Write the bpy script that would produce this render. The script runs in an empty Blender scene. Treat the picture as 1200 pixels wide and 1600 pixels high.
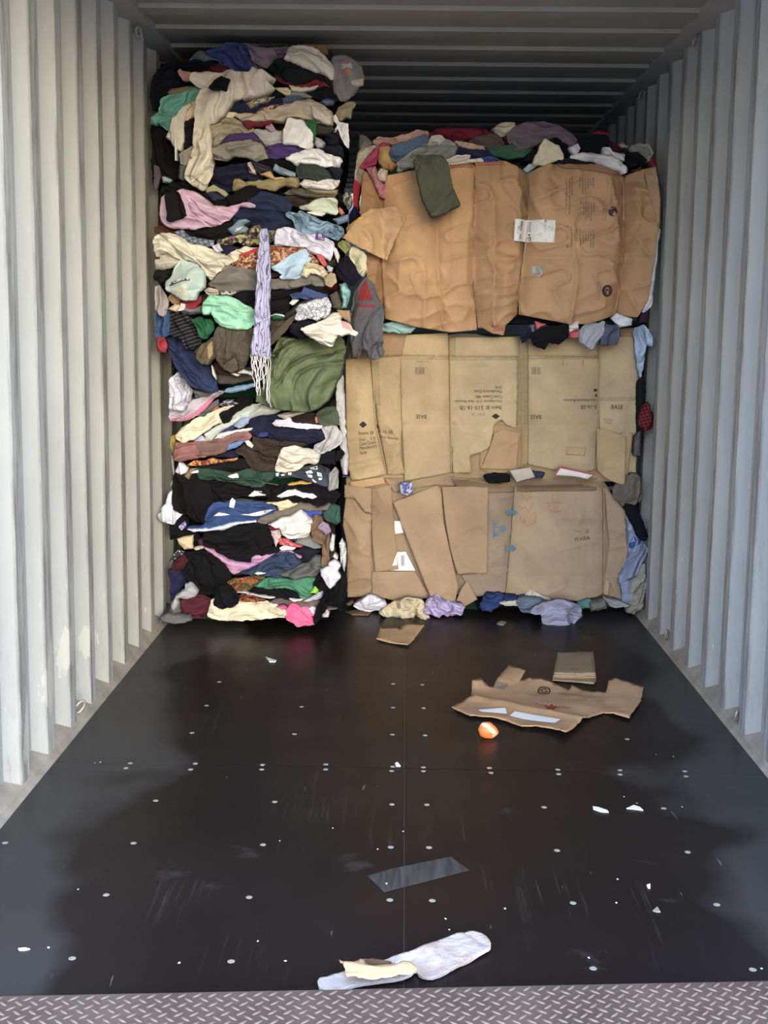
import bpy, bmesh, math, random
import numpy as np
from mathutils import Matrix, Vector
from mathutils.geometry import delaunay_2d_cdt

random.seed(7)
scene = bpy.context.scene
COL = scene.collection

# ---------------------------------------------------------------- camera
F_PX, PITCH, YAW, ROLL = 1938.3, 0.14457, -0.01496, -0.01307
CAM = np.array([-0.0324, 0.0, 1.4048])
_cp, _sp, _cy, _sy = math.cos(PITCH), math.sin(PITCH), math.cos(YAW), math.sin(YAW)
FWD = np.array([_sy * _cp, _cy * _cp, -_sp])
_r = np.array([_cy, -_sy, 0.0]); _d = np.cross(FWD, _r)
RGT = math.cos(ROLL) * _r + math.sin(ROLL) * _d
DWN = -math.sin(ROLL) * _r + math.cos(ROLL) * _d
cd = bpy.data.cameras.new('camera'); cam = bpy.data.objects.new('camera', cd); COL.objects.link(cam)
cd.sensor_fit = 'VERTICAL'; cd.sensor_height = 32.0; cd.lens = F_PX * 32.0 / 1600.0
cd.clip_start = 0.05; cd.clip_end = 300
cam.matrix_world = Matrix(((RGT[0], -DWN[0], -FWD[0], CAM[0]), (RGT[1], -DWN[1], -FWD[1], CAM[1]),
                           (RGT[2], -DWN[2], -FWD[2], CAM[2]), (0, 0, 0, 1)))
scene.camera = cam

# ---------------------------------------------------------------- sky, sun, exposure
SUNROT, HZV = 166, 5.0
SKY = 0.30   # bright hazy sky, sun veiled behind the viewer's right shoulder
world = bpy.data.worlds.new('World'); scene.world = world; world.use_nodes = True
wt = world.node_tree; wt.nodes.clear()
sky = wt.nodes.new('ShaderNodeTexSky'); sky.sky_type = 'NISHITA'; sky.sun_disc = False
sky.sun_elevation = math.radians(7.5); sky.sun_rotation = math.radians(SUNROT); sky.air_density = 1.0; sky.dust_density = 3.0
bg = wt.nodes.new('ShaderNodeBackground'); bg.inputs[1].default_value = SKY
wo = wt.nodes.new('ShaderNodeOutputWorld')
wb = wt.nodes.new('ShaderNodeMix'); wb.data_type = 'RGBA'; wb.blend_type = 'MULTIPLY'; wb.inputs[0].default_value = 1.0
wb.inputs[7].default_value = (0.745, 0.97, 1.50, 1)          # white balance of the shot
hz = wt.nodes.new('ShaderNodeMix'); hz.data_type = 'RGBA'; hz.inputs[0].default_value = .5
hz.inputs[7].default_value = (HZV * 1.08, HZV, HZV * .86, 1)             # even thin cloud over the whole sky
wt.links.new(sky.outputs[0], hz.inputs[6]); wt.links.new(hz.outputs[2], wb.inputs[6]); wt.links.new(wb.outputs[2], bg.inputs[0]); wt.links.new(bg.outputs[0], wo.inputs[0])
vs = scene.view_settings
vs.view_transform = 'Standard'; vs.look = 'None'; vs.exposure = 2.33; vs.gamma = 1.0; vs.use_curve_mapping = False

# ---------------------------------------------------------------- helpers
def ray(px):
    px = np.asarray(px, float).reshape(-1, 2)
    return (px[:, :1] - 600) / F_PX * RGT + (px[:, 1:] - 800) / F_PX * DWN + FWD
def on_plane(px, axis, val):
    v = ray(px); t = (val - CAM[axis]) / v[:, axis]
    return CAM + v * t[:, None]
def face_uv(px, Y):                      # picture point -> (X, Z) on the upright plane at depth Y
    return on_plane(px, 1, Y)[:, [0, 2]]
def s2l(c):
    c = np.asarray(c, float) / 255.0
    return np.where(c <= 0.04045, c / 12.92, ((c + 0.055) / 1.055) ** 2.4)
def _hash(i, j, s):
    n = (i.astype(np.int64) * 374761393 + j.astype(np.int64) * 668265263 + int(s) * 2147483647 + 1013904223) & 0xFFFFFFFF
    n = ((n ^ (n >> 13)) * 1274126177) & 0xFFFFFFFF
    return ((n ^ (n >> 16)) & 0xFFFF) / 65535.0
def vn(x, y, s=0):                       # value noise -1..1
    xi, yi = np.floor(x), np.floor(y); fx, fy = x - xi, y - yi
    fx = fx * fx * fx * (fx * (fx * 6 - 15) + 10); fy = fy * fy * fy * (fy * (fy * 6 - 15) + 10)
    xi = xi.astype(np.int64); yi = yi.astype(np.int64)
    a, b, c, d = _hash(xi, yi, s), _hash(xi + 1, yi, s), _hash(xi, yi + 1, s), _hash(xi + 1, yi + 1, s)
    return ((a * (1 - fx) + b * fx) * (1 - fy) + (c * (1 - fx) + d * fx) * fy) * 2 - 1
def seg_dist(P, A, B):                   # distances N x M
    AB = B - A; L = (AB ** 2).sum(1) + 1e-12
    t = np.clip(((P[:, None, :] - A[None]) * AB[None]).sum(2) / L[None], 0, 1)
    q = A[None] + t[..., None] * AB[None]
    return np.sqrt(((P[:, None, :] - q) ** 2).sum(2))
def inside(P, poly):
    x, y = P[:, 0], P[:, 1]; c = np.zeros(len(P), bool); n = len(poly)
    for i in range(n):
        x1, y1 = poly[i]; x2, y2 = poly[(i + 1) % n]
        if y1 == y2: continue
        m = ((y1 > y) != (y2 > y)) & (x < (x2 - x1) * (y - y1) / (y2 - y1) + x1)
        c ^= m
    return c
def area(poly):
    x, y = poly[:, 0], poly[:, 1]
    return 0.5 * float((x * np.roll(y, -1) - y * np.roll(x, -1)).sum())
def chaikin(p, n=2, k=0.25):
    for _ in range(n):
        q = np.roll(p, -1, 0)
        p = np.stack([p * (1 - k) + q * k, p * k + q * (1 - k)], 1).reshape(-1, 2)
    return p
def resample(p, step):
    out = []
    for a, b in zip(p, np.roll(p, -1, 0)):
        n = max(1, int(math.ceil(np.linalg.norm(b - a) / step)))
        for i in range(n): out.append(a + (b - a) * i / n)
    return np.array(out)
def tri_region(poly, step, seed=0):
    """triangulate a simple polygon with interior grid points; returns pts, tris, number of rim points"""
    rng = np.random.RandomState(seed & 0x7fffffff)
    lo, hi = poly.min(0), poly.max(0)
    xs = np.arange(lo[0] + step / 2, hi[0], step); ys = np.arange(lo[1] + step / 2, hi[1], step * 0.87)
    if len(xs) and len(ys):
        gx, gy = np.meshgrid(xs, ys); gx = gx + (np.arange(len(ys)) % 2)[:, None] * step / 2
        g = np.stack([gx.ravel(), gy.ravel()], 1) + rng.uniform(-.12, .12, (gx.size, 2)) * step
        g = g[inside(g, poly)]
        if len(g): g = g[seg_dist(g, poly, np.roll(poly, -1, 0)).min(1) > step * 0.4]
    else: g = np.zeros((0, 2))
    n = len(poly)
    verts = [Vector(p) for p in poly] + [Vector(p) for p in g]
    edges = [(i, (i + 1) % n) for i in range(n)]
    v2, e2, f2, ov, oe, of = delaunay_2d_cdt(verts, edges, [], 1, 1e-7)
    pts = np.array([(v.x, v.y) for v in v2])
    tris = [tuple(f) for f in f2]
    return pts, tris, ov, n
def new_obj(name, me, m=None, parent=None):
    o = bpy.data.objects.new(name, me); COL.objects.link(o)
    if m is not None and me is not None and not me.materials: me.materials.append(m)
    if parent is not None: o.parent = parent
    return o
def mesh_from(name, verts, faces, smooth=False, origin=None):
    me = bpy.data.meshes.new(name)
    v = np.asarray(verts, float)
    if origin is not None: v = v - np.asarray(origin)
    me.from_pydata([tuple(p) for p in v], [], faces); me.update()
    if smooth: me.polygons.foreach_set('use_smooth', [True] * len(me.polygons))
    return me
def tag(o, label=None, cat=None, group=None, kind=None):
    if label: o['label'] = label
    if cat: o['category'] = cat
    if group: o['group'] = group
    if kind: o['kind'] = kind
    return o
def empty(name, loc=(0, 0, 0)):
    o = bpy.data.objects.new(name, None); o.empty_display_size = 0.1; COL.objects.link(o); o.location = loc
    return o
def child(o, parent):                    # keep world position
    o.parent = parent; o.location = Vector(o.location) - Vector(parent.location)
    return o
def box_data(x0, x1, y0, y1, z0, z1):
    v = [(x, y, z) for x in (x0, x1) for y in (y0, y1) for z in (z0, z1)]
    f = [(0, 1, 3, 2), (4, 6, 7, 5), (0, 4, 5, 1), (2, 3, 7, 6), (0, 2, 6, 4), (1, 5, 7, 3)]
    return v, f
def box(name, x0, x1, y0, y1, z0, z1, m, parent=None, bevel=0):
    v, f = box_data(x0, x1, y0, y1, z0, z1)
    c = ((x0 + x1) / 2, (y0 + y1) / 2, z0)
    me = mesh_from(name, v, f, origin=c)
    if bevel:
        bm = bmesh.new(); bm.from_mesh(me); bmesh.ops.bevel(bm, geom=bm.edges[:], offset=bevel, segments=2, affect='EDGES'); bm.to_mesh(me); bm.free()
    o = new_obj(name, me, m); o.location = c
    if parent is not None: child(o, parent)
    return o
def tube_data(path, r, sides=8, closed=False, taper=None):
    path = np.asarray(path, float); n = len(path); V = []; Fc = []
    for i in range(n):
        a = path[(i - 1) % n] if (closed or i > 0) else path[i]; b = path[(i + 1) % n] if (closed or i < n - 1) else path[i]
        t = b - a; t = t / (np.linalg.norm(t) + 1e-9)
        u = np.cross(t, (0.31, 0.9, 0.2)); u /= np.linalg.norm(u); w = np.cross(t, u)
        rr = r if taper is None else r * taper[i]
        for k in range(sides):
            an = 2 * math.pi * k / sides; V.append(path[i] + rr * (math.cos(an) * u + math.sin(an) * w))
    for i in range(n if closed else n - 1):
        for k in range(sides):
            j = (i + 1) % n
            Fc.append((i * sides + k, i * sides + (k + 1) % sides, j * sides + (k + 1) % sides, j * sides + k))
    if not closed:
        Fc.append(tuple(range(sides))[::-1]); Fc.append(tuple((n - 1) * sides + k for k in range(sides)))
    return V, Fc

# ---------------------------------------------------------------- materials
MATS = {}
def nmat(name):
    m = bpy.data.materials.new(name); m.use_nodes = True
    nt = m.node_tree; b = nt.nodes['Principled BSDF']
    return m, nt, b
def N(nt, t, **kw):
    n = nt.nodes.new(t)
    for k, v in kw.items():
        if k.startswith('i_'):
            key = k[2:]; key = int(key) if key.isdigit() else key.replace('_', ' ')
            n.inputs[key].default_value = v
        else: setattr(n, k, v)
    return n
def L(nt, a, b): nt.links.new(a, b)
def col4(c, k=1.0): return tuple(float(min(1.0, x * k)) for x in s2l(c)) + (1.0,)
def mixc(nt, fac, a, b):
    n = nt.nodes.new('ShaderNodeMix'); n.data_type = 'RGBA'
    for s, v in ((0, fac), (6, a), (7, b)):
        if hasattr(v, 'is_linked') or hasattr(v, 'links'): nt.links.new(v, n.inputs[s])
        else: n.inputs[s].default_value = v
    return n.outputs[2]
def ramp(nt, src, p0, p1, c0=0.0, c1=1.0):
    n = nt.nodes.new('ShaderNodeMapRange'); n.inputs[1].default_value = p0; n.inputs[2].default_value = p1
    n.inputs[3].default_value = c0; n.inputs[4].default_value = c1; nt.links.new(src, n.inputs[0]); return n.outputs[0]
def math_n(nt, op, a, b=None):
    n = nt.nodes.new('ShaderNodeMath'); n.operation = op
    for i, v in enumerate((a, b)):
        if v is None: continue
        if hasattr(v, 'links'): nt.links.new(v, n.inputs[i])
        else: n.inputs[i].default_value = v
    return n.outputs[0]
def noise(nt, vec, scale, detail=3, rough=.55):
    n = N(nt, 'ShaderNodeTexNoise'); n.inputs['Scale'].default_value = scale; n.inputs['Detail'].default_value = detail
    n.inputs['Roughness'].default_value = rough
    if vec is not None: L(nt, vec, n.inputs['Vector'])
    return n.outputs[0]
def mapping(nt, vec, scale=(1, 1, 1), rot=(0, 0, 0), loc=(0, 0, 0)):
    n = N(nt, 'ShaderNodeMapping'); n.inputs['Scale'].default_value = scale; n.inputs['Rotation'].default_value = rot
    n.inputs['Location'].default_value = loc; L(nt, vec, n.inputs['Vector']); return n.outputs[0]
GAIN = 0.86                               # photo colour of a fully lit surface -> albedo
def dye(c):                               # cloth colour: a little greyer than seen, blacks really black
    b = np.array(col4(c, GAIN)[:3]); b = b * .80 + b.mean() * .20
    if b.mean() < .03: b = b * (.50 + .5 * b.mean() / .03)
    return tuple(float(x) for x in b) + (1.0,)
def fabric(rgb, pat=None, rough=0.92, sheen=0.0):
    key = ('f', tuple(rgb), repr(pat), rough)
    if key in MATS: return MATS[key]
    m, nt, b = nmat('fabric')
    tc = N(nt, 'ShaderNodeTexCoord').outputs['Object']
    base = dye(rgb)
    out = mixc(nt, ramp(nt, noise(nt, tc, 14, 4), .3, .7), tuple(x * .84 for x in base[:3]) + (1,), tuple(min(1, x * 1.12) for x in base[:3]) + (1,))
    if pat:
        kind = pat[0]; c2 = dye(pat[1])
        if kind == 'stripe':
            v = mapping(nt, tc, rot=(0, pat[3], 0)); w = N(nt, 'ShaderNodeTexWave'); w.bands_direction = 'Z'
            w.inputs['Scale'].default_value = pat[2]; w.inputs['Distortion'].default_value = 1.0; L(nt, v, w.inputs[0])
            out = mixc(nt, ramp(nt, w.outputs['Fac'], .55, .7), out, c2)
        elif kind == 'plaid':
            for ax, f in (('X', 0.6), ('Z', 0.6)):
                w = N(nt, 'ShaderNodeTexWave'); w.bands_direction = ax; w.inputs['Scale'].default_value = pat[2]
                w.inputs['Distortion'].default_value = .8; L(nt, mapping(nt, tc, rot=(0, .4, 0)), w.inputs[0])
                out = mixc(nt, ramp(nt, w.outputs['Fac'], .7, .85, 0, f), out, c2)
        elif kind in ('floral', 'dots'):
            vo = N(nt, 'ShaderNodeTexVoronoi'); vo.inputs['Scale'].default_value = pat[2]; L(nt, tc, vo.inputs['Vector'])
            if kind == 'floral':
                cr = N(nt, 'ShaderNodeSeparateColor'); L(nt, vo.outputs['Color'], cr.inputs[0])
                out = mixc(nt, ramp(nt, cr.outputs[0], .45, .55), out, c2)
                if len(pat) > 3: out = mixc(nt, ramp(nt, cr.outputs[1], .62, .7), out, dye(pat[3]))
            else: out = mixc(nt, ramp(nt, vo.outputs['Distance'], .35, .28), out, c2)
        elif kind == 'crackle':
            vo = N(nt, 'ShaderNodeTexVoronoi'); vo.feature = 'DISTANCE_TO_EDGE'; vo.inputs['Scale'].default_value = pat[2]
            L(nt, mapping(nt, tc, scale=pat[3] if len(pat) > 3 else (1, 1, 1)), vo.inputs['Vector'])
            out = mixc(nt, ramp(nt, vo.outputs['Distance'], .09, .03), out, c2)
        elif kind == 'scribble':
            w = N(nt, 'ShaderNodeTexWave'); w.bands_direction = 'X'; w.inputs['Scale'].default_value = pat[2]
            w.inputs['Distortion'].default_value = 14; w.inputs['Detail'].default_value = 2; w.inputs['Detail Scale'].default_value = 1.2
            L(nt, mapping(nt, tc, scale=(1, 1, .35)), w.inputs[0])
            out = mixc(nt, ramp(nt, w.outputs['Fac'], .82, .93, 0, .9), out, c2)
        elif kind == 'wash':
            out = mixc(nt, ramp(nt, noise(nt, tc, pat[2], 4), .42, .62), out, c2)
    L(nt, out, b.inputs['Base Color']); b.inputs['Roughness'].default_value = rough
    b.inputs['Sheen Weight'].default_value = sheen; b.inputs['Specular IOR Level'].default_value = .2
    bp = N(nt, 'ShaderNodeBump'); bp.inputs['Strength'].default_value = .6; bp.inputs['Distance'].default_value = .010
    L(nt, noise(nt, tc, 38, 6, .62), bp.inputs['Height']); L(nt, bp.outputs[0], b.inputs['Normal'])
    MATS[key] = m; return m
def plain(name, rgb, rough=.6, metal=0.0, spec=.4, var=.12, scale=20, bump=0.0, k=GAIN):
    key = (name, tuple(rgb), rough)
    if key in MATS: return MATS[key]
    m, nt, b = nmat(name); tc = N(nt, 'ShaderNodeTexCoord').outputs['Object']; base = col4(rgb, k)
    nz = noise(nt, tc, scale, 5)
    L(nt, mixc(nt, ramp(nt, nz, .3, .7), tuple(x * (1 - var) for x in base[:3]) + (1,), tuple(min(1, x * (1 + var)) for x in base[:3]) + (1,)), b.inputs['Base Color'])
    b.inputs['Roughness'].default_value = rough; b.inputs['Metallic'].default_value = metal; b.inputs['Specular IOR Level'].default_value = spec
    if bump:
        bp = N(nt, 'ShaderNodeBump'); bp.inputs['Strength'].default_value = bump; bp.inputs['Distance'].default_value = .003
        L(nt, nz, bp.inputs['Height']); L(nt, bp.outputs[0], b.inputs['Normal'])
    MATS[key] = m; return m
def card_mat(rgb, gloss=.75):
    key = ('card', tuple(rgb), gloss)
    if key in MATS: return MATS[key]
    m, nt, b = nmat('cardboard'); tc = N(nt, 'ShaderNodeTexCoord').outputs['Object']; base = np.array(col4(rgb, GAIN)[:3]); base = base * .80 + base.mean() * .20
    n1 = noise(nt, tc, 5, 4); n2 = noise(nt, mapping(nt, tc, scale=(1, 1, .06)), 260, 2)
    c = mixc(nt, ramp(nt, n1, .3, .7), tuple(base * .80) + (1,), tuple(base * 1.12) + (1,))
    st = ramp(nt, noise(nt, mapping(nt, tc, loc=(2.3, .7, 1.1)), 2.4, 6, .7), .56, .70)
    c = mixc(nt, math_n(nt, 'MULTIPLY', st, .35), c, tuple(base * .58) + (1,))
    c = mixc(nt, ramp(nt, n2, .45, .75, 0, .16), c, tuple(base * .6) + (1,))
    L(nt, c, b.inputs['Base Color']); b.inputs['Roughness'].default_value = gloss; b.inputs['Specular IOR Level'].default_value = .3
    bp = N(nt, 'ShaderNodeBump'); bp.inputs['Strength'].default_value = .25; bp.inputs['Distance'].default_value = .004
    L(nt, noise(nt, mapping(nt, tc, scale=(1.6, 1, .7)), 22, 5), bp.inputs['Height']); L(nt, bp.outputs[0], b.inputs['Normal'])
    MATS[key] = m; return m
def wall_mat():
    m, nt, b = nmat('container_paint'); tc = N(nt, 'ShaderNodeTexCoord').outputs['Object']
    g = (0.41, 0.412, 0.393)
    c = mixc(nt, ramp(nt, noise(nt, tc, 1.7, 5), .35, .7), tuple(x * .9 for x in g) + (1,), tuple(x * 1.06 for x in g) + (1,))
    sep = N(nt, 'ShaderNodeSeparateXYZ'); L(nt, tc, sep.inputs[0])
    ax = math_n(nt, 'ABSOLUTE', sep.outputs[0])
    # cargo rub marks on the corrugation crests
    crest = ramp(nt, ax, 1.183, 1.177)
    rub = ramp(nt, noise(nt, mapping(nt, tc, scale=(1, 9, .9)), 3.0, 5, .7), .44, .60)
    c = mixc(nt, math_n(nt, 'MULTIPLY', math_n(nt, 'MULTIPLY', crest, rub), .62), c, (.11, .10, .09, 1))
    # long diagonal smears
    sm = ramp(nt, noise(nt, mapping(nt, tc, scale=(1, 5, .7), rot=(.25, 0, 0)), 4.0, 6, .75), .60, .70)
    c = mixc(nt, math_n(nt, 'MULTIPLY', sm, .35), c, (.20, .18, .15, 1))
    # chips and pale scratches, denser low down
    lowz = ramp(nt, sep.outputs[2], 1.0, .1, .25, 1)
    ch = ramp(nt, noise(nt, mapping(nt, tc, scale=(1, 4, 1.0)), 12.0, 3, .6), .69, .72)
    c = mixc(nt, math_n(nt, 'MULTIPLY', math_n(nt, 'MULTIPLY', ch, lowz), .75), c, (.68, .68, .64, 1))
    dirt = ramp(nt, noise(nt, mapping(nt, tc, scale=(1, 7, 1.4)), 7.0, 5, .7), .52, .75)
    c = mixc(nt, math_n(nt, 'MULTIPLY', math_n(nt, 'MULTIPLY', dirt, ramp(nt, sep.outputs[2], .75, .05)), .45), c, (.17, .16, .14, 1))
    # repainted patches by the left door end
    for (py, pz, sy, sz) in ((3.68, .16, .10, .13), (3.93, .27, .09, .14), (4.14, .30, .07, .10), (4.42, .28, .05, .08), (4.62, .22, .04, .05)):
        dy = math_n(nt, 'DIVIDE', math_n(nt, 'SUBTRACT', sep.outputs[1], py), sy)
        dz = math_n(nt, 'DIVIDE', math_n(nt, 'SUBTRACT', sep.outputs[2], pz), sz)
        r2 = math_n(nt, 'ADD', math_n(nt, 'MULTIPLY', dy, dy), math_n(nt, 'MULTIPLY', dz, dz))
        r2 = math_n(nt, 'ADD', r2, math_n(nt, 'MULTIPLY', noise(nt, mapping(nt, tc, scale=(1, 1.6, .7)), 11, 5, .7), 3.4))
        left = ramp(nt, sep.outputs[0], -.9, -1.0)
        c = mixc(nt, math_n(nt, 'MULTIPLY', math_n(nt, 'MULTIPLY', ramp(nt, r2, 2.35, 2.2), left), .42), c, (.60, .60, .52, 1))
    L(nt, c, b.inputs['Base Color']); b.inputs['Roughness'].default_value = .55; b.inputs['Specular IOR Level'].default_value = .3
    bp = N(nt, 'ShaderNodeBump'); bp.inputs['Strength'].default_value = .3; bp.inputs['Distance'].default_value = .01
    L(nt, noise(nt, mapping(nt, tc, scale=(1, 1, .35)), 5, 3), bp.inputs['Height']); L(nt, bp.outputs[0], b.inputs['Normal'])
    return m
def floor_mat():
    m, nt, b = nmat('film_faced_plywood'); geo = N(nt, 'ShaderNodeNewGeometry').outputs['Position']
    c = mixc(nt, ramp(nt, noise(nt, geo, 1.3, 4), .3, .7), (.0085, .0066, .0066, 1), (.015, .011, .0104, 1))
    grain = ramp(nt, noise(nt, mapping(nt, geo, scale=(60, 2.2, 1)), 1.0, 5, .7), .55, .8)
    patch = ramp(nt, noise(nt, geo, 1.9, 3), .5, .68)
    c = mixc(nt, math_n(nt, 'MULTIPLY', math_n(nt, 'MULTIPLY', grain, patch), .75), c, (.085, .075, .07, 1))
    sep = N(nt, 'ShaderNodeSeparateXYZ'); L(nt, geo, sep.inputs[0])
    ax = math_n(nt, 'ABSOLUTE', sep.outputs[0])
    edge = math_n(nt, 'ADD', ax, math_n(nt, 'MULTIPLY', math_n(nt, 'SUBTRACT', noise(nt, mapping(nt, geo, scale=(1, .9, 1)), 1.6, 3, .4), .5), 1.0))
    dust = ramp(nt, edge, .80, .90)
    c = mixc(nt, math_n(nt, 'MULTIPLY', dust, .8), c, (.047, .044, .043, 1))
    # dry dust blots
    bl = ramp(nt, noise(nt, mapping(nt, geo, loc=(3.1, 1.7, 0)), 2.6, 5, .65), .64, .72)
    c = mixc(nt, math_n(nt, 'MULTIPLY', bl, .5), c, (.062, .06, .06, 1))
    sc = ramp(nt, noise(nt, mapping(nt, geo, scale=(26, 3.0, 1), rot=(0, 0, .25)), 2.0, 2, .5), .735, .76)
    c = mixc(nt, math_n(nt, 'MULTIPLY', sc, .5), c, (.16, .15, .145, 1))
    L(nt, c, b.inputs['Base Color'])
    rr = N(nt, 'ShaderNodeMapRange'); L(nt, noise(nt, geo, 3, 5, .7), rr.inputs[0]); rr.inputs[3].default_value = .26; rr.inputs[4].default_value = .46
    L(nt, rr.outputs[0], b.inputs['Roughness']); b.inputs['Specular IOR Level'].default_value = .10
    bp = N(nt, 'ShaderNodeBump'); bp.inputs['Strength'].default_value = .12; bp.inputs['Distance'].default_value = .002
    L(nt, noise(nt, mapping(nt, geo, scale=(30, 3, 1)), 3, 4), bp.inputs['Height']); L(nt, bp.outputs[0], b.inputs['Normal'])
    return m
M_WALL = wall_mat(); M_FLOOR = floor_mat()
M_ROOF = plain('roof_paint', (150, 146, 138), .6, var=.1, scale=3, k=1)
M_RAIL = plain('rail_paint', (160, 158, 155), .6, var=.1, scale=3, k=1)
M_DUST = plain('seam_dust', (118, 112, 106), .9, k=1)
M_STEEL = plain('screw_steel', (150, 146, 140), .6, metal=.2, var=.3, scale=300, k=1)
M_CONC = plain('concrete', (150, 146, 138), .9, var=.2, scale=2, k=1)
M_INK = plain('black_ink', (30, 26, 26), .8, var=.05, k=1)
M_PAPER = plain('paper', (236, 238, 242), .7, var=.03)

# ---------------------------------------------------------------- container shell
Y0, Y1 = 2.46, 12.0
HR = 2.645
def corrugated_wall(name, side, y_end_flat, period):
    pts = []
    k0 = int(math.floor((Y0 - y_end_flat) / period)) - 1
    y = y_end_flat + k0 * period; a = period / .278
    while y < Y1:
        for dy, x in ((-.070, 1.176), (0, 1.176), (.068, 1.212), (.140, 1.212)):
            pts.append((y + dy * a, x))
        y += period
    pts = [p for p in pts if Y0 <= p[0] <= Y1]
    zs = [0.0, .35, .9, 1.5, 2.1, 2.7]
    V = []; Fc = []
    for (yy, x) in pts:
        for z in zs: V.append((side * x, yy, z))
    nz = len(zs)
    for i in range(len(pts) - 1):
        for j in range(nz - 1):
            q = (i * nz + j, (i + 1) * nz + j, (i + 1) * nz + j + 1, i * nz + j + 1)
            Fc.append(q if side < 0 else q[::-1])
    o = new_obj(name, mesh_from(name, V, Fc), M_WALL)
    return tag(o, kind='structure')
WL = corrugated_wall('wall_left', -1, 3.672, .278)
WR = corrugated_wall('wall_right', 1, 4.281, .2905)
# roof
V = []; Fc = []; prof = []
y = 5.126 - 9 * .344
while y < Y1:
    prof += [(y - .008, 2.676), (y + .006, 2.661), (y + .12, 2.661), (y + .15, 2.676)]; y += .344
prof = [p for p in prof if p[0] >= Y0 - .4]
for (yy, z) in prof: V += [(-1.15, yy, z), (1.15, yy, z)]
for i in range(len(prof) - 1): Fc.append((2 * i, 2 * i + 1, 2 * i + 3, 2 * i + 2))
tag(new_obj('ceiling', mesh_from('ceiling', V, Fc), M_ROOF), kind='structure')
back = box('wall_back', -1.25, 1.25, 12.0, 12.05, 0, 2.7, M_ROOF); tag(back, kind='structure')
rails = []
for n_, s in ((1, -1), (2, 1)):
    x0, x1 = sorted((s * 1.107, s * 1.26))
    t = box('trim_%d' % n_, x0, x1, Y0, Y1, HR, 2.72, M_RAIL); tag(t, kind='structure'); rails.append(t)
sills = []
M_SILL = plain('sill_paint', (150, 142, 130), .7, var=.25, scale=9, k=1)
for n_, s in ((3, -1), (4, 1)):          # bottom rail: sloped ledge between floor edge and corrugation
    pr = [(1.150, -.002), (1.168, .006), (1.172, .018), (1.215, .062), (1.26, .062), (1.26, -.06), (1.150, -.06)]
    V = []; Fc = []
    for yy in (Y0, Y1): V += [(s * a, yy, z) for a, z in pr]
    n = len(pr)
    for i in range(n): Fc.append((i, (i + 1) % n, n + (i + 1) % n, n + i))
    Fc += [tuple(range(n)), tuple(range(n, 2 * n))[::-1]]
    t = new_obj('trim_%d' % n_, mesh_from('trim', V, Fc), M_SILL); tag(t, kind='structure'); sills.append(t)
for n_, s in ((5, -1), (6, 1)):          # corner posts at the door end
    x0, x1 = sorted((s * 1.17, s * 1.30))
    tag(box('trim_%d' % n_, x0, x1, Y0 - .12, Y0 + .02, 0, 2.72, M_RAIL), kind='structure')
tag(box('trim_7', -1.30, 1.30, Y0 - .12, Y0 + .02, 2.60, 2.75, M_RAIL), kind='structure')
# lashing rings
def ring_mesh():
    path = [(0.015 * math.cos(a), 0, 0.026 * math.sin(a)) for a in np.linspace(0, 2 * math.pi, 15)[:-1]]
    V, Fc = tube_data(path, .0055, 6, closed=True); return mesh_from('lashing_ring', V, Fc, True)
RM = ring_mesh(); RM.materials.append(plain('ring_steel', (150, 146, 140), .5, metal=.4, k=1))
for par, x, yy, z, tilt in ((rails[1], 1.150, 5.37, 2.61, .5), (rails[1], 1.150, 6.55, 2.61, .5), (rails[0], -1.150, 5.33, 2.61, -.5),
                      (sills[1], 1.172, 5.498, .062, -.6), (sills[1], 1.172, 4.30, .062, -.6), (sills[0], -1.172, 4.256, .066, .6)):
    o = bpy.data.objects.new('lashing_ring', RM); COL.objects.link(o); o.location = (x, yy, z); o.rotation_euler = (.25, tilt, .9)
    child(o, par)
# floor: dusty base with plywood sheets on it
fl = box('floor', -1.175, 1.175, 2.28, Y1, -.05, -.0022, M_DUST); tag(fl, kind='structure')
seamY = 3.872; gap = .0012
for (x0, x1) in ((-1.165, -.0135), (-.0135, 1.165)):
    for (ya, yb) in ((2.28, seamY), (seamY, 6.30), (6.30, 8.74), (8.74, Y1)):
        box('plywood_sheet', x0 + gap * .6, x1 - gap * .6, ya + gap * 1.8, yb - gap * 1.8, -.04, 0.0, M_FLOOR, fl)
SM = None
def screw_mesh():
    V = []; Fc = []; n = 14
    for r, z in ((.0085, -.001), (.0085, .0006), (.0065, .0013), (.0022, .0013), (.0018, .0004)):
        for k in range(n): V.append((r * math.cos(2 * math.pi * k / n), r * math.sin(2 * math.pi * k / n), z))
    for i in range(4):
        for k in range(n): Fc.append((i * n + k, i * n + (k + 1) % n, (i + 1) * n + (k + 1) % n, (i + 1) * n + k))
    Fc.append(tuple(range(4 * n, 5 * n))); me = mesh_from('screw', V, Fc, False); me.materials.append(M_STEEL); return me
SM = screw_mesh()
scr = []
for ox, lst in ((0, '775,48 750,77 927,271 795,524 632,832 430,1210 1135,85'),
                (300, '20,50 420,57 415,85 797,55 795,85 492,278 423,533 340,846 233,1228'),
                (600, '52,68 45,94 235,72 235,95 627,76 637,105 1035,86 1040,112 47,293 255,295 953,310 40,548 268,550 1030,567 35,862 287,866 1125,880'),
                (900, '262,90 262,115 648,96 655,126 522,317 665,577 838,890 102,1270 1052,1277')):
    for q in lst.split(): a, b_ = map(float, q.split(',')); scr.append((ox + a / 3.81, 1180 + b_ / 3.81))
for q in '268,275 216,372 157,483 603,377 574,488 976,283 1095,287 976,380 1100,382 973,490 1107,493'.split():
    a, b_ = map(float, q.split(',')); scr.append((240 + a / 2.6087, 960 + b_ / 2.6087))
scr.append((980, 1155)); scr.append((8, 1317))
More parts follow.
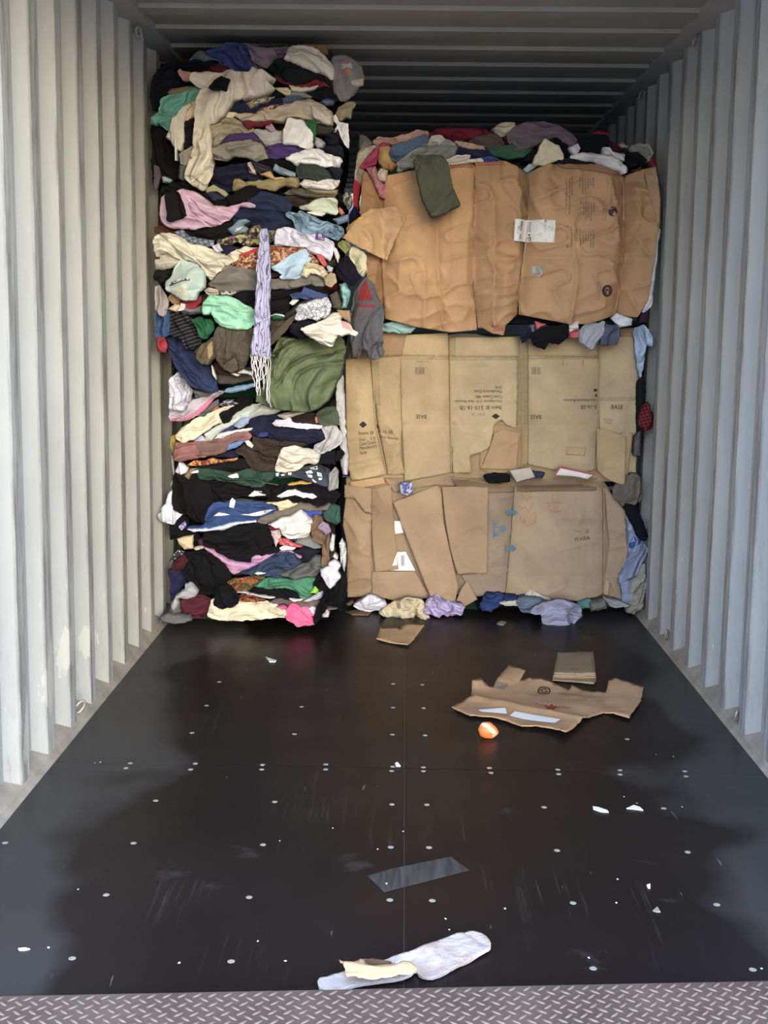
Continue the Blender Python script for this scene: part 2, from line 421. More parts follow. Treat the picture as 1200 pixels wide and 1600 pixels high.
for i, q in enumerate(scr):
    p = on_plane(q, 2, 0.0)[0]
    o = bpy.data.objects.new('screw', SM); COL.objects.link(o); o.location = p; o.rotation_euler = (0, 0, i * 1.3)
    o.scale = (1, 1, 1); child(o, fl)

# yard outside the doors
g = box('floor_yard', -30, 30, -40, 1.2, -.3, -.02, M_CONC); tag(g, kind='structure')

# ---------------------------------------------------------------- threshold plate with tread lugs
M_PLATE = plain('tread_plate', (98, 82, 74), .5, metal=.3, spec=.5, var=.25, scale=7, bump=.2, k=1)
M_LUG = plain('tread_lug', (122, 108, 100), .38, metal=.4, spec=.5, var=.15, scale=9, k=1)
ZP = .03
e0, e1 = on_plane((-60, 1557.8), 2, ZP)[0], on_plane((1260, 1531.6), 2, ZP)[0]
ex = (e1 - e0) / np.linalg.norm(e1 - e0); ey = np.array([-ex[1], ex[0], 0])
mid = (e0 + e1) / 2
def pl(u, v, z): q = mid + u * ex + v * ey; return (q[0], q[1], z)
plate = empty('tread_plate', pl(0, -.6, 0))
tag(plate, 'brown diamond tread steel plate along the bottom edge', 'plate')
V = [pl(u, v, z) for z in (ZP, -.01) for (u, v) in ((-1.25, 0), (1.25, 0), (1.25, -1.15), (-1.25, -1.15))]
pm = mesh_from('plate', V, [(0, 3, 2, 1), (4, 5, 6, 7), (0, 1, 5, 4), (1, 2, 6, 5), (2, 3, 7, 6), (3, 0, 4, 7)], origin=plate.location)
new_obj('plate', pm, M_PLATE, plate)
def lug_verts():
    n = 12; V = []; Fc = []
    for s, z in ((1.0, 0), (.72, .0016), (.36, .0024)):
        for k in range(n):
            a = 2 * math.pi * k / n; V.append((.0135 * s * math.cos(a), .0038 * s * math.sin(a), z))
    for i in range(2):
        for k in range(n): Fc.append((i * n + k, i * n + (k + 1) % n, (i + 1) * n + (k + 1) % n, (i + 1) * n + k))
    Fc.append(tuple(range(2 * n, 3 * n))); return V, Fc
LV, LF = lug_verts(); LM = mesh_from('tread_lug', LV, LF, True); LM.materials.append(M_LUG)
spots = []
for r in range(30):
    for c in range(-40, 41):
        for k in (0, 1):
            u = c * .0315 + k * .0158 + (r % 2) * .004; v = -.012 - r * .036 - k * .018
            if abs(u) < 1.22 and v > -1.13: spots.append((u, v, k))
spots.sort(key=lambda s: (round(-s[1] / .018), abs(s[0])))
rest_v, rest_f = [], []
rotp = math.atan2(ex[1], ex[0]); cnt = 0
for (u, v, k) in spots:
    a = rotp + (math.radians(42) if k == 0 else math.radians(-42)); P = pl(u, v, ZP)
    if cnt < 300 and abs(u) < .86:
        o = bpy.data.objects.new('tread_lug', LM); COL.objects.link(o); o.location = P; o.rotation_euler = (0, 0, a); child(o, plate); cnt += 1
    else:
        b0 = len(rest_v); ca, sa = math.cos(a), math.sin(a)
        rest_v += [(P[0] + x * ca - y_ * sa, P[1] + x * sa + y_ * ca, P[2] + z) for x, y_, z in LV]
        rest_f += [tuple(b0 + q for q in f) for f in LF]
o = new_obj('tread_lugs', mesh_from('tread_lugs', rest_v, rest_f, True, origin=plate.location), M_LUG, plate); tag(o, kind='stuff')

# ---------------------------------------------------------------- cloth builder
CROP = {'a': (230, 60, 6.6667), 'b': (400, 60, 6.6667), 'c': (230, 200, 6.6667), 'd': (400, 200, 6.6667), 'e': (230, 340, 6.6667),
        'f': (400, 340, 6.6667), 'g': (230, 480, 6.6667), 'h': (400, 480, 6.6667), 'i': (240, 620, 7.0588), 'j': (390, 620, 7.0588),
        'k': (240, 730, 7.0588), 'l': (390, 730, 7.0588), 'm': (240, 850, 7.0588), 'n': (390, 850, 7.0588), 'o': (540, 180, 4.6154),
        'p': (780, 180, 4.6154), 'A': (220, 40, 3.3333), 'B': (220, 340, 3.3333), 'C': (220, 620, 3.3333), 'D': (530, 170, 2.3077),
        'E': (530, 490, 2.3077), 'F': (530, 720, 2.3077), 'P': (0, 0, 1.0), 'Q': (550, 960, 2.4), 'S': (480, 1440, 3.75), 'T': (700, 1020, 3.75)}
def PX(s):                               # "a 10,20 30,40 b 5,6" -> picture points
    out = []; cur = 'P'
    for t in s.split():
        if t in CROP: cur = t; continue
        x, y = t.split(','); ox, oy, sc = CROP[cur]; out.append((ox + float(x) / sc, oy + float(y) / sc))
    return np.array(out)
def smooth(a, b, x):
    t = min(1, max(0, (x - a) / (b - a))); return t * t * (3 - 2 * t)
def left_depth(y): return 5.60 + 0.26 * smooth(545, 640, y)
def right_depth(y):
    return 6.00 if y < 505 else 6.19
STEP = .0055
class Cloth:
    """one folded piece of cloth pressed against an upright pile face"""
    def __init__(s, px, Y, bulge, fold, ang, seed, sm=1, fs=1.0, sag=0.0, grow=.003):
        s.Y = Y; raw = face_uv(px, Y); s.seed = seed
        if area(raw) < 0: raw = raw[::-1]
        small = abs(area(raw)) < .006
        p = chaikin(raw, 1, .10) if sm and not small else raw
        if small: grow = .0008
        if sm > 1: p = chaikin(p, 1, .25)
        p = resample(p, .009 if len(p) < 60 else .012)
        t = np.roll(p, -1, 0) - np.roll(p, 1, 0); t /= np.linalg.norm(t, axis=1)[:, None] + 1e-9; nrm = np.stack([t[:, 1], -t[:, 0]], 1)
        if sm: p = p + nrm * (grow + (.0015 if small else .0035) * vn(p[:, 0] * 45 + 7, p[:, 1] * 45, seed) + .002 * vn(p[:, 0] * 120, p[:, 1] * 120 + 3, seed + 9))[:, None]
        s.poly = p
        c = s.poly - s.poly.mean(0)
        if ang is None:
            w, v = np.linalg.eigh(c.T @ c); mx = v[:, 1]; ang = math.atan2(mx[1], mx[0])
        s.ang = ang; s.A = s.poly; s.B = np.roll(s.poly, -1, 0)
        probe = np.vstack([s.poly.mean(0)[None], s.poly * .5 + s.poly.mean(0) * .5, s.poly * .25 + s.poly.mean(0) * .75]); probe = probe[inside(probe, s.poly)]
        s.R = float(seg_dist(probe, s.A, s.B).min(1).max()) if len(probe) else .01
        s.bulge = min(bulge, .55 * s.R + .004); s.er = min(max(1.0 * s.R, .005), .07); s.fold = 1.45 * fold * min(1.0, .22 + s.R / .045); s.fs = fs
        s.sag = sag
    def h(s, P):
        d = seg_dist(P, s.A, s.B).min(1); d = np.where(inside(P, s.poly), d, 0)
        t = np.clip(d / s.er, 0, 1); prof = t * t * (3 - 2 * t) * .75 + .25 * np.clip(d / .006, 0, 1)
        ca, sa = math.cos(s.ang), math.sin(s.ang); c0 = s.poly.mean(0)
        U = (P[:, 0] - c0[0]) * ca + (P[:, 1] - c0[1]) * sa; W = -(P[:, 0] - c0[0]) * sa + (P[:, 1] - c0[1]) * ca
        k = s.fs; sd = s.seed
        W2 = W + .030 * vn(U * 7 * k, W * 8 * k, sd + 5) + .012 * vn(U * 19 * k, W * 17 * k, sd + 6) + s.sag * U * U
        n1 = vn(U * 4.5 * k + 31, W2 * 21 * k + 7, sd); n2 = vn(U * 9 * k + 3, W2 * 42 * k + 17, sd + 1); n3 = vn(U * 22 * k + 13, W2 * 80 * k + 1, sd + 4)
        n4 = vn(U * 6 * k + 71, (W2 + .5 * U) * 19 * k + 9, sd + 12)
        r1 = 1 - np.abs(n1); r2 = 1 - np.abs(n2); r3 = 1 - np.abs(n3); r4 = 1 - np.abs(n4)
        lump = vn(U * 6 + 11, W * 9, sd + 2); gate = np.clip(.55 + 1.3 * vn(U * 5, W * 6, sd + 8), .15, 1)
        f = 1.0 * (r1 ** 2 - .35) + gate * (.60 * (r2 ** 2 - .35) + .22 * (r3 ** 2 - .35)) + .5 * lump - 1.25 * gate * r4 ** 5 - .55 * np.clip(n2 + .25, 0, 1) * r1 ** 9
        return .0035 * np.clip(d / .003, 0, 1) + s.bulge * prof + s.fold * f * np.clip(d / .006, 0, 1) ** .7
    def mesh(s, name, back, step):
        pts, tris, ov, n = tri_region(s.poly, step, s.seed)
        hh = s.h(pts); V = [(p[0], s.Y - a, p[1]) for p, a in zip(pts, hh)]
        rim = {}
        for i, os_ in enumerate(ov):
            for q in os_:
                if q < n: rim[q] = i
        order = [rim[q] for q in range(n) if q in rim]
        c0 = s.poly.mean(0); b0 = len(V)
        for j, i in enumerate(order):
            q = pts[i] + (c0 - pts[i]) * .10; V.append((q[0], s.Y + back, q[1]))
        m_ = len(order)
        faces = [tuple(t) for t in tris]
        # front faces look towards -Y
        faces = [t if area(pts[list(t)]) > 0 else t[::-1] for t in faces]
        for j in range(m_):
            k = (j + 1) % m_; faces.append((order[k], order[j], b0 + j, b0 + k))
        faces.append(tuple(b0 + j for j in range(m_))[::-1])
        s.org = np.array([c0[0], s.Y, min(p[1] for p in s.poly)])
        return mesh_from(name, V, faces, True, origin=s.org)
_sid = [100]
def cloth(name, cat, label, rgb, layer, poly, Y=None, face='L', bulge=.020, fold=.024, ang=None, pat=None, over=(), group=None,
          sm=1, fs=1.0, back=.06, rough=.92, mat=None, sag=0.0, step=None):
    px = PX(poly); cy = px[:, 1].mean(); _sid[0] += 13
    if Y is None: Y = (left_depth(cy) if face == 'L' else right_depth(cy)) - .016 * layer
    c = Cloth(px, Y, bulge, fold, ang, _sid[0], sm, fs, sag)
    a = abs(area(c.poly)); st = step or min(STEP, max(.0035, math.sqrt(a / 2600)))
    me = c.mesh(name, back, st)
    o = new_obj(name, me, mat or fabric(rgb, pat, rough)); o.location = c.org
    tag(o, label, cat, group or ('clothes in the tall open bale' if face == 'L' else 'clothes around the wrapped bales'))
    for ov in over:
        nm, oc, op = ov[:3]; om = ov[3] if len(ov) > 3 else None
        q = face_uv(PX(op), Y); q = q if len(q) < 7 else chaikin(q, 1, .12)
        if area(q) < 0: q = q[::-1]
        q = resample(q, .008)
        pts, tris, _, _ = tri_region(q, .008, 3)
        hh = c.h(pts) + .0055
        V = [(p[0], Y - b, p[1]) for p, b in zip(pts, hh)]
        tris = [t if area(pts[list(t)]) > 0 else t[::-1] for t in tris]
        new_obj(nm, mesh_from(nm, V, tris, True, origin=c.org), om or fabric(oc), o)
    o['_s'] = 0; del o['_s']
    return o, c
m, nt, b = nmat('packed_cloth'); tc = N(nt, 'ShaderNodeTexCoord').outputs['Object']      # pressed layers of mixed cloth; near-black base carries the shade of the gaps
lay = mapping(nt, tc, scale=(2.2, 2.2, 26))
vo = N(nt, 'ShaderNodeTexVoronoi'); vo.inputs['Scale'].default_value = 1.0; L(nt, lay, vo.inputs['Vector'])
sp = N(nt, 'ShaderNodeSeparateColor'); L(nt, vo.outputs['Color'], sp.inputs[0])
cc = (.006, .006, .010, 1)
for ch, lo_, c_ in ((0, .72, (12, 20, 52)), (1, .80, (96, 92, 88)), (2, .84, (84, 22, 34)), (0, .90, (150, 146, 142)), (1, .92, (30, 62, 50)), (2, .94, (120, 104, 76))):
    cc = mixc(nt, ramp(nt, sp.outputs[ch], lo_, lo_ + .01), cc, col4(c_, .7))
L(nt, cc, b.inputs['Base Color']); b.inputs['Roughness'].default_value = .95; b.inputs['Specular IOR Level'].default_value = .1
bp = N(nt, 'ShaderNodeBump'); bp.inputs['Strength'].default_value = .8; bp.inputs['Distance'].default_value = .02
L(nt, vo.outputs['Distance'], bp.inputs['Height']); L(nt, bp.outputs[0], b.inputs['Normal']); M_PACK = m
# packed cores of the bales, dark colour standing for shade between the pieces
def core(name, x0, x1, y0, y1, z0, z1, rgb, seed):
    nx, nz, ny = 26, 36, 10; bm = bmesh.new()
    bmesh.ops.create_cube(bm, size=1)
    bmesh.ops.subdivide_edges(bm, edges=bm.edges[:], cuts=14, use_grid_fill=True)
    P = np.array([v.co[:] for v in bm.verts]) + .5
    W = np.array([x0, y0, z0]) + P * np.array([x1 - x0, y1 - y0, z1 - z0])
    q = .022 * vn(W[:, 0] * 7 + W[:, 1] * 5, W[:, 2] * 16, seed) + .014 * vn(W[:, 0] * 17 - W[:, 1] * 9, W[:, 2] * 34, seed + 1)
    c = np.array([(x0 + x1) / 2, (y0 + y1) / 2, (z0 + z1) / 2]); dirn = np.sign(P - .5) * (np.abs(P - .5) > .499)
    dirn[:, 2] *= .2
    W = W + dirn * q[:, None]
    W[:, 2] = np.clip(W[:, 2], z0, z1)
    org = np.array([c[0], c[1], z0])
    for v, w in zip(bm.verts, W): v.co = w - org
    me = bpy.data.meshes.new(name); bm.to_mesh(me); bm.free()
    me.polygons.foreach_set('use_smooth', [True] * len(me.polygons))
    return me, org
def core_obj(name, *a, parent=None, rgb=(26, 26, 36)):
    me, org = core(name, *a, rgb, int(a[0] * 100) + 900)
    o = new_obj(name, me, M_PACK); o.location = org
    if parent is not None: child(o, parent)
    return o

# ---------------------------------------------------------------- left stack: open bales of clothes
lo_core = core_obj('clothing_bale', -1.10, -.39, 5.93, 7.0, 0.0, 1.30)
tag(lo_core, 'shade-darkened packed clothing filling the lower left bale behind the loose pieces', 'bale', 'bales of packed clothes')
up_core = core_obj('clothing_bale', -1.12, -.36, 5.68, 6.8, 1.30, 2.56)
tag(up_core, 'shade-darkened packed clothing filling the upper left bale under the roof', 'bale', 'bales of packed clothes')
K = cloth
# --- top of the upper bale
K('jacket', 'jacket', 'black jacket folded near the roof, left of the blue sweatshirt', (20, 24, 36), 1, 'a 300,330 340,250 480,220 760,240 720,310 600,365 440,360')
K('coat', 'coat', 'black coat hanging against the left wall below the teal garment', (19, 20, 30), 0, 'c 45,-150 240,-60 330,160 330,540 150,560 60,600')
K('coat', 'coat', 'navy coat in the shade against the left wall above the teal garment', (22, 24, 38), 0, 'a 60,420 160,280 320,240 460,430 300,560 160,640 60,760 40,600')
K('shirt', 'shirt', 'grey blue shirt peeping out left of the royal blue sweatshirt', (98, 108, 114), 2, 'a 440,230 510,140 580,130 740,200 740,240 600,240')
K('cardboard_piece', 'cardboard', 'brown cardboard corner on the very top behind the white pleated skirt', (150, 108, 72), 1, 'b 430,58 740,62 752,175 640,140 540,110', bulge=.004, fold=0.003, sm=0)
K('shawl', 'shawl', 'dark maroon strip of cloth just under the roof', (72, 46, 46), 0, 'b 30,72 430,58 420,90 330,95 180,100 20,95')
K('sweatshirt', 'sweatshirt', 'royal blue sweatshirt bunched on top of the left stack', (54, 74, 138), 4, 'a 580,140 760,110 800,50 950,45 1040,90 1060,160 1110,270 1050,350 920,350 840,280 760,270 740,200', bulge=.05)
K('t_shirt', 'shirt', 'maroon t-shirt corner under the royal blue sweatshirt', (106, 26, 46), 2, 'a 590,360 640,300 720,250 860,300 830,360 740,385')
K('blouse', 'blouse', 'dusty mauve blouse between the blue sweatshirt and the pleated skirt', (138, 118, 134), 3, 'a 985,60 1050,100 1080,180 1130,310 b 0,315 190,305 205,225 230,190 170,100 0,85 a 1060,60', bulge=.04)
K('cardigan', 'cardigan', 'purple grey cardigan behind the mauve blouse', (122, 106, 118), 2, 'b 170,95 330,85 340,130 300,230 220,230 225,180')
K('jacket', 'jacket', 'dark green-black jacket across the top right below the pleated skirt', (30, 36, 38), 5, 'b 205,225 290,215 460,280 600,345 700,370 800,440 790,490 640,410 500,480 380,480 260,400 120,340', bulge=.035)
K('skirt', 'skirt', 'white pleated skirt fanned out at the top right of the left stack', (218, 208, 192), 7, 'b 330,110 390,75 520,80 640,120 740,200 790,260 810,340 795,430 720,380 600,345 470,290 290,215 320,170', bulge=.045, fold=0.024, ang=-.45, fs=1.5)
K('scarf', 'scarf', 'dark red scarf under the green-black jacket', (128, 30, 45), 4, 'b 130,345 260,390 380,465 500,470 640,395 800,450 800,500 640,490 500,530 360,500 220,425')
K('shirt', 'shirt', 'white shirt edge under the dark red scarf', (222, 208, 194), 6, 'b 345,485 420,505 560,510 650,487 600,530 480,555 380,545')
K('sweater', 'sweater', 'black sweater in shade right below the dark red scarf', (26, 28, 35), 3, 'b 480,545 600,520 700,490 800,490 840,560 820,650 740,630 640,630 570,610')
K('pillowcase', 'pillowcase', 'cream pillowcase corner right of the draped cream trousers waist', (212, 198, 168), 6, 'b 190,515 330,510 365,540 350,580 290,575 210,530')
K('t_shirt', 'shirt', 'grey t-shirt strip below the white shirt edge near the top', (142, 142, 133), 4, 'b 300,595 370,550 480,545 580,610 540,630 440,605 330,615')
K('jeans', 'jeans', 'faded blue denim patch above the beige shirt', (82, 98, 138), 5, 'b 270,630 340,600 450,595 490,630 400,670 330,690 280,685')
K('jeans', 'jeans', 'small pale denim patch right of the beige shirt top', (92, 106, 146), 5, 'b 660,660 740,625 820,650 800,695 720,695')
K('skirt', 'skirt', 'navy skirt strip with the floral scrap lying on it', (36, 40, 78), 3, 'A 440,462 480,385 540,398 650,398 745,375 740,412 600,458')
K('leggings', 'leggings', 'black leggings strip right of the draped cream trousers', (22, 24, 32), 4, 'A 480,402 510,375 640,355 710,335 750,365 640,378 540,408')
K('scarf', 'scarf', 'small cream floral scarf on the navy skirt strip', (212, 196, 165), 5, 'A 545,405 590,380 700,368 655,400 570,427', pat=('floral', (90, 105, 150), 102, (190, 150, 80)))
K('scarf', 'scarf', 'dark red printed scarf strip above the beige shirt', (122, 62, 66), 5, 'A 590,455 640,425 740,405 700,442 620,470', pat=('floral', (60, 40, 50), 119, (190, 160, 130)))
# plastic bag of clothes
m, nt, b = nmat('clear_plastic'); b.inputs['Base Color'].default_value = (.62, .64, .68, 1); b.inputs['Roughness'].default_value = .18
b.inputs['Alpha'].default_value = .16; M_BAG = m
K('blanket', 'blanket', 'brown and grey cloth packed inside the clear plastic bag', (92, 86, 92), 1, 'b 800,210 910,185 1000,220 1080,310 1110,390 1100,460 1040,530 950,640 880,650 820,560 805,400', bulge=.05)
K('t_shirt', 'shirt', 'orange shirt scrap seen inside the clear plastic bag', (215, 95, 50), 4, 'b 900,360 915,320 950,305 985,325 990,360 960,385 920,385', bulge=.03)
K('t_shirt', 'shirt', 'brick red shirt strip seen at the top of the clear bag', (165, 80, 60), 4, 'b 885,225 960,218 1000,240 960,258 890,255')
K('t_shirt', 'shirt', 'white shirt scrap seen inside the clear plastic bag', (205, 200, 195), 3, 'b 880,270 990,255 1010,310 960,305 910,325 890,310')
K('towel', 'towel', 'cream towel corner at the bottom of the clear plastic bag', (205, 192, 158), 4, 'b 985,445 1060,430 1118,425 1115,465 1060,490 1010,480')
K('bag', 'bag', 'clear plastic bag of clothes hanging at the top right corner', (150, 150, 160), 6, 'b 790,200 910,168 1000,208 1090,295 1128,390 1118,470 1050,545 960,645 880,655 815,560 795,400', bulge=.06, fold=0.030, fs=1.6, mat=M_BAG, back=.03)
# draped cream trousers and neighbours
K('trousers', 'trousers', 'long cream trousers draped with one leg hanging down the left stack', (212, 204, 191), 9, 'a 440,430 470,360 620,350 760,375 850,320 940,350 1060,350 1100,290 1150,330 b 80,330 140,380 205,425 195,447 110,440 160,490 200,530 100,575 0,590 a 1020,612 990,590 925,615 840,740 750,830 690,885 635,885 655,1067 c 660,200 672,400 660,530 590,650 470,600 385,500 440,350 475,200 a 480,1067 490,900 505,650 560,540 605,515 520,490', ang=1.45, fold=0.027, bulge=.026, sm=1, fs=.9,
  over=[('cuff_seam', (150, 140, 125), 'c 388,490 480,500 600,600 640,575 645,580 600,610 478,508 388,498')])
K('t_shirt', 'shirt', 'black patch added for the dark hole in the crook of the draped cream trousers', (18, 20, 30), 15, 'a 640,515 690,440 770,390 860,420 830,460 815,532 750,522')  # black piece laid on top to imitate the shaded hole between sleeve and leg
K('sock', 'sock', 'pink sock end sticking out left of the cream trousers', (196, 140, 134), 6, 'a 310,340 340,315 380,340 450,350 455,405 430,440 370,430 340,390')
K('cap', 'cap', 'tan cap brim above the teal garment', (142, 118, 82), 3, 'a 210,560 240,530 420,505 520,495 540,525 400,570 240,597')
K('scrub_top', 'shirt', 'teal top crumpled against the left wall near the roof', (92, 168, 158), 5, 'a 150,640 200,605 420,540 480,520 570,535 540,580 510,660 400,710 330,770 285,810 250,930 215,955 150,910 125,880 90,905 45,890 50,830 130,770 120,730', bulge=.04, fold=0.024)
K('pillowcase', 'pillowcase', 'peach cream pillowcase between the stained sock and cream trouser leg', (217, 198, 164), 6, 'a 390,700 500,650 510,800 420,852 370,852 390,780')
K('sock', 'sock', 'long stained white sock hanging below the teal top', (204, 198, 190), 8, 'a 370,720 400,710 392,800 365,870 380,1000 375,1067 c 372,130 355,238 310,222 205,90 a 210,1025 245,930 270,850 320,780', ang=1.4)
K('leggings', 'leggings', 'dark purple leggings between the stained sock and cream trouser leg', (40, 30, 47), 4, 'a 365,865 420,850 495,825 490,1067 c 480,130 430,225 365,235')
K('cord', 'cord', 'thin white drawstring hanging below the stained white sock', (236, 236, 236), 10, 'c 284,105 301,105 301,338 289,338', bulge=.003, fold=0, sm=0)
K('mitten', 'mitten', 'grey mitten beside the hanging cream trouser leg', (144, 140, 132), 7, 'c 330,270 400,225 475,185 450,330 400,390 350,370', bulge=.03)
K('sock', 'sock', 'slate grey sock below the grey mitten', (98, 101, 104), 5, 'c 328,530 340,380 420,380 395,470 395,545 360,545')
K('scarf', 'scarf', 'dusky lilac scarf end squeezed against the left wall', (92, 76, 92), 2, 'c 68,390 118,395 132,480 92,640 70,600')
K('handkerchief', 'handkerchief', 'tiny pale blue handkerchief in the dark gap by the left wall', (155, 180, 200), 3, 'c 150,510 180,500 262,542 240,572 165,562')
# --- right half of the upper bale
K('shirt', 'shirt', 'beige long sleeved shirt across the upper left stack', (188, 175, 158), 5, 'a 900,790 1000,780 b 0,780 200,720 330,700 460,650 560,640 660,670 740,730 800,770 800,910 740,910 640,870 500,850 340,830 290,890 180,870 0,880 a 1000,870', ang=.12)
K('shirt', 'shirt', 'off-white shirt tail over the right end of the beige shirt', (204, 195, 184), 7, 'b 560,690 650,700 760,770 800,800 795,912 700,892 600,840')
K('handkerchief', 'handkerchief', 'pale yellow handkerchief above the khaki garment', (226, 216, 164), 6, 'a 800,812 850,770 930,775 880,830')
K('trousers', 'trousers', 'khaki trousers right of the hanging cream trouser leg', (168, 158, 134), 5, 'a 640,895 750,840 900,840 985,870 1030,940 1100,910 1115,965 1000,1005 880,990 790,1050 c 740,185 665,215 a 655,1067')
K('tank_top', 'shirt', 'crimson tank top showing in a wedge over the khaki trousers', (128, 26, 46), 7, 'a 985,872 1070,850 1150,885 1200,870 b 60,875 200,845 140,905 0,912 a 1040,945')
K('t_shirt', 'shirt', 'light grey t-shirt right of the grey cardigan roll', (174, 174, 182), 5, 'a 1110,960 b 0,950 190,965 290,970 d 290,170 110,198 40,105 c 1130,55')
K('handkerchief', 'handkerchief', 'lavender handkerchief above the light grey t-shirt', (184, 146, 190), 7, 'b 98,925 160,890 205,952 150,975')
K('t_shirt', 'shirt', 'bright white t-shirt left of the kelly green strip', (235, 236, 242), 9, 'b 285,1060 300,900 340,825 400,845 490,860 590,1000 d 595,180 570,215 400,175 285,162', bulge=.03, ang=1.2)
K('tank_top', 'shirt', 'kelly green strip of cloth beside the bright white t-shirt', (38, 104, 58), 8, 'b 510,870 590,850 632,870 612,1067 d 602,175 580,60')
K('trousers', 'trousers', 'dark olive trousers right of the kelly green strip', (62, 62, 52), 6, 'b 630,890 740,915 800,915 825,960 760,1005 620,1000')
K('sweater', 'sweater', 'navy black sweater below the dark olive trousers', (30, 32, 48), 4, 'b 620,995 860,980 d 862,165 740,195 720,110 640,30')
K('sock', 'sock', 'light grey sock right of the bright white t-shirt', (174, 174, 180), 8, 'd 610,170 620,90 680,115 718,160 700,205 640,212')
K('glove', 'glove', 'white glove dangling at the right edge of the left stack', (228, 230, 237), 5, 'b 800,830 830,790 870,870 960,890 965,1000 d 968,130 965,212 925,170 870,60 845,0 815,50 b 810,970 850,900', ang=1.3)
K('glove', 'glove', 'tan work glove at the right edge under the clear bag', (154, 144, 114), 4, 'b 860,720 950,660 1010,655 1040,680 1000,740 990,830 930,820 880,860 830,780')
K('leggings', 'leggings', 'purple leggings strip under the khaki trousers', (68, 48, 114), 5, 'c 745,182 800,100 870,58 1110,48 1185,135 1080,135 960,145 850,155')
K('sweater', 'sweater', 'deep purple sweater below the light grey t-shirt', (72, 50, 122), 6, 'd 105,205 220,165 400,180 560,215 480,250 420,270 300,315 130,318')
K('cardigan', 'cardigan', 'grey cardigan rolled below the purple leggings', (144, 142, 132), 6, 'c 665,232 700,205 850,150 960,140 1080,128 1150,150 1200,170 d 40,140 95,205 125,320 0,342 c 1100,332 1050,312 900,285 840,332 700,328', bulge=.035, fold=0.024)
K('trousers', 'trousers', 'bright white trousers folded at the right of the left stack', (238, 240, 248), 8, 'd 310,320 380,275 490,240 560,225 650,225 720,260 800,295 880,315 900,350 870,405 780,395 720,405 600,365 450,360 420,385', bulge=.03, ang=-.1)
K('sweatshirt', 'sweatshirt', 'navy sweatshirt above the bright white trousers', (34, 37, 58), 4, 'd 640,215 700,195 860,170 905,200 915,300 870,312 760,270 650,230')
K('t_shirt', 'shirt', 'black t-shirt under the deep purple sweater', (18, 20, 30), 5, 'd 0,350 120,312 300,335 420,390 412,455 280,405 180,405 60,392')
K('cap', 'cap', 'dark green knit cap under the bright white trousers', (52, 65, 62), 7, 'd 420,400 450,360 600,365 700,410 760,470 780,530 640,548 520,505 450,532 415,460', bulge=.04)
K('jeans', 'jeans', 'navy trousers right of the dark green knit cap', (37, 40, 60), 5, 'd 600,362 740,400 880,405 905,450 880,532 790,532 740,450')
K('jeans', 'jeans', 'dark navy jeans left of the small denim roll', (30, 34, 66), 4, 'c 665,430 860,390 1050,370 1060,440 1150,480 1200,500 1200,560 1000,522 900,642 840,662 720,612 660,560')
K('sweater', 'sweater', 'plum grey sweater edge above the yellow ribbon', (57, 52, 78), 5, 'c 1070,340 1200,370 d 160,410 180,470 60,470 c 1190,490 1130,470')
K('sash', 'sash', 'white and red striped sash end on the dark navy jeans', (216, 204, 206), 7, 'c 1038,365 1075,355 1120,440 1135,482 1060,462', over=[('red_stripe', (165, 30, 45), 'c 1052,405 1080,420 1100,460 1070,455')])
K('jeans', 'jeans', 'small roll of light denim beside the dark green knit cap', (107, 133, 164), 7, 'd 175,430 200,375 260,410 410,465 415,502 360,512 230,472', pat=('wash', (140, 165, 190), 30))
K('ribbon', 'ribbon', 'yellow ochre twisted ribbon above the khaki shorts', (210, 170, 108), 8, 'd 40,480 110,460 150,455 190,510 280,510 322,532 200,545 130,512')
K('shorts', 'shorts', 'khaki olive shorts in a long strip under the yellow ribbon', (152, 138, 98), 7, 'c 890,640 910,540 960,535 1020,570 1200,545 d 0,570 130,540 250,525 440,515 450,600 430,620 300,600 180,652 0,622 c 1140,602 1060,585 980,622 900,662', ang=.05)
K('blouse', 'blouse', 'white lace blouse edge right of the khaki olive shorts', (228, 223, 228), 8, 'd 455,580 500,530 560,545 640,560 740,535 870,550 865,600 800,642 600,632 500,622', fold=0.027, fs=1.6)
K('shirt', 'shirt', 'tan shirt strip under the white lace blouse', (154, 134, 108), 6, 'd 470,615 600,630 800,638 852,640 850,692 700,695 600,675')
K('trousers', 'trousers', 'taupe trousers strip above the brown sweater', (93, 88, 78), 6, 'd 290,682 380,628 480,628 640,688 840,690 830,728 640,742 480,715')
K('sweater', 'sweater', 'dark brown sweater left of the pale mint shirt', (60, 47, 44), 5, 'd 270,712 440,702 560,745 650,740 560,805 450,825 380,805')
K('shirt', 'shirt', 'pale mint shirt at the right edge of the left stack', (198, 210, 193), 8, 'd 450,825 540,800 640,745 760,730 850,740 850,870 830,902 760,885 640,872 520,852', bulge=.035)
K('sock', 'sock', 'white sock strip just under the pale mint shirt', (228, 228, 228), 9, 'd 535,880 640,868 722,890 680,917 620,907')
K('t_shirt', 'shirt', 'navy t-shirt in the middle above the denim ruffle', (31, 46, 82), 5, 'c 1040,750 d 0,640 60,650 170,690 280,710 380,800 340,880 300,885 0,855 c 1100,805')
K('jacket', 'jacket', 'black jacket sweeping over the pink sweatshirt', (17, 18, 25), 6, 'c 150,700 240,560 400,570 590,660 690,750 800,760 960,640 1090,580 1200,650 1100,765 1000,785 800,845 700,805 560,705 420,645 320,645 190,705')
K('jeans', 'jeans', 'small navy pocket of cloth under the olive hem', (40, 48, 78), 7, 'c 600,690 680,620 800,700 832,722 700,765')
K('shirt', 'shirt', 'pale olive hem strip beside the trouser leg cuff', (153, 153, 114), 8, 'c 615,625 690,590 800,650 842,690 810,712 720,652 610,672')
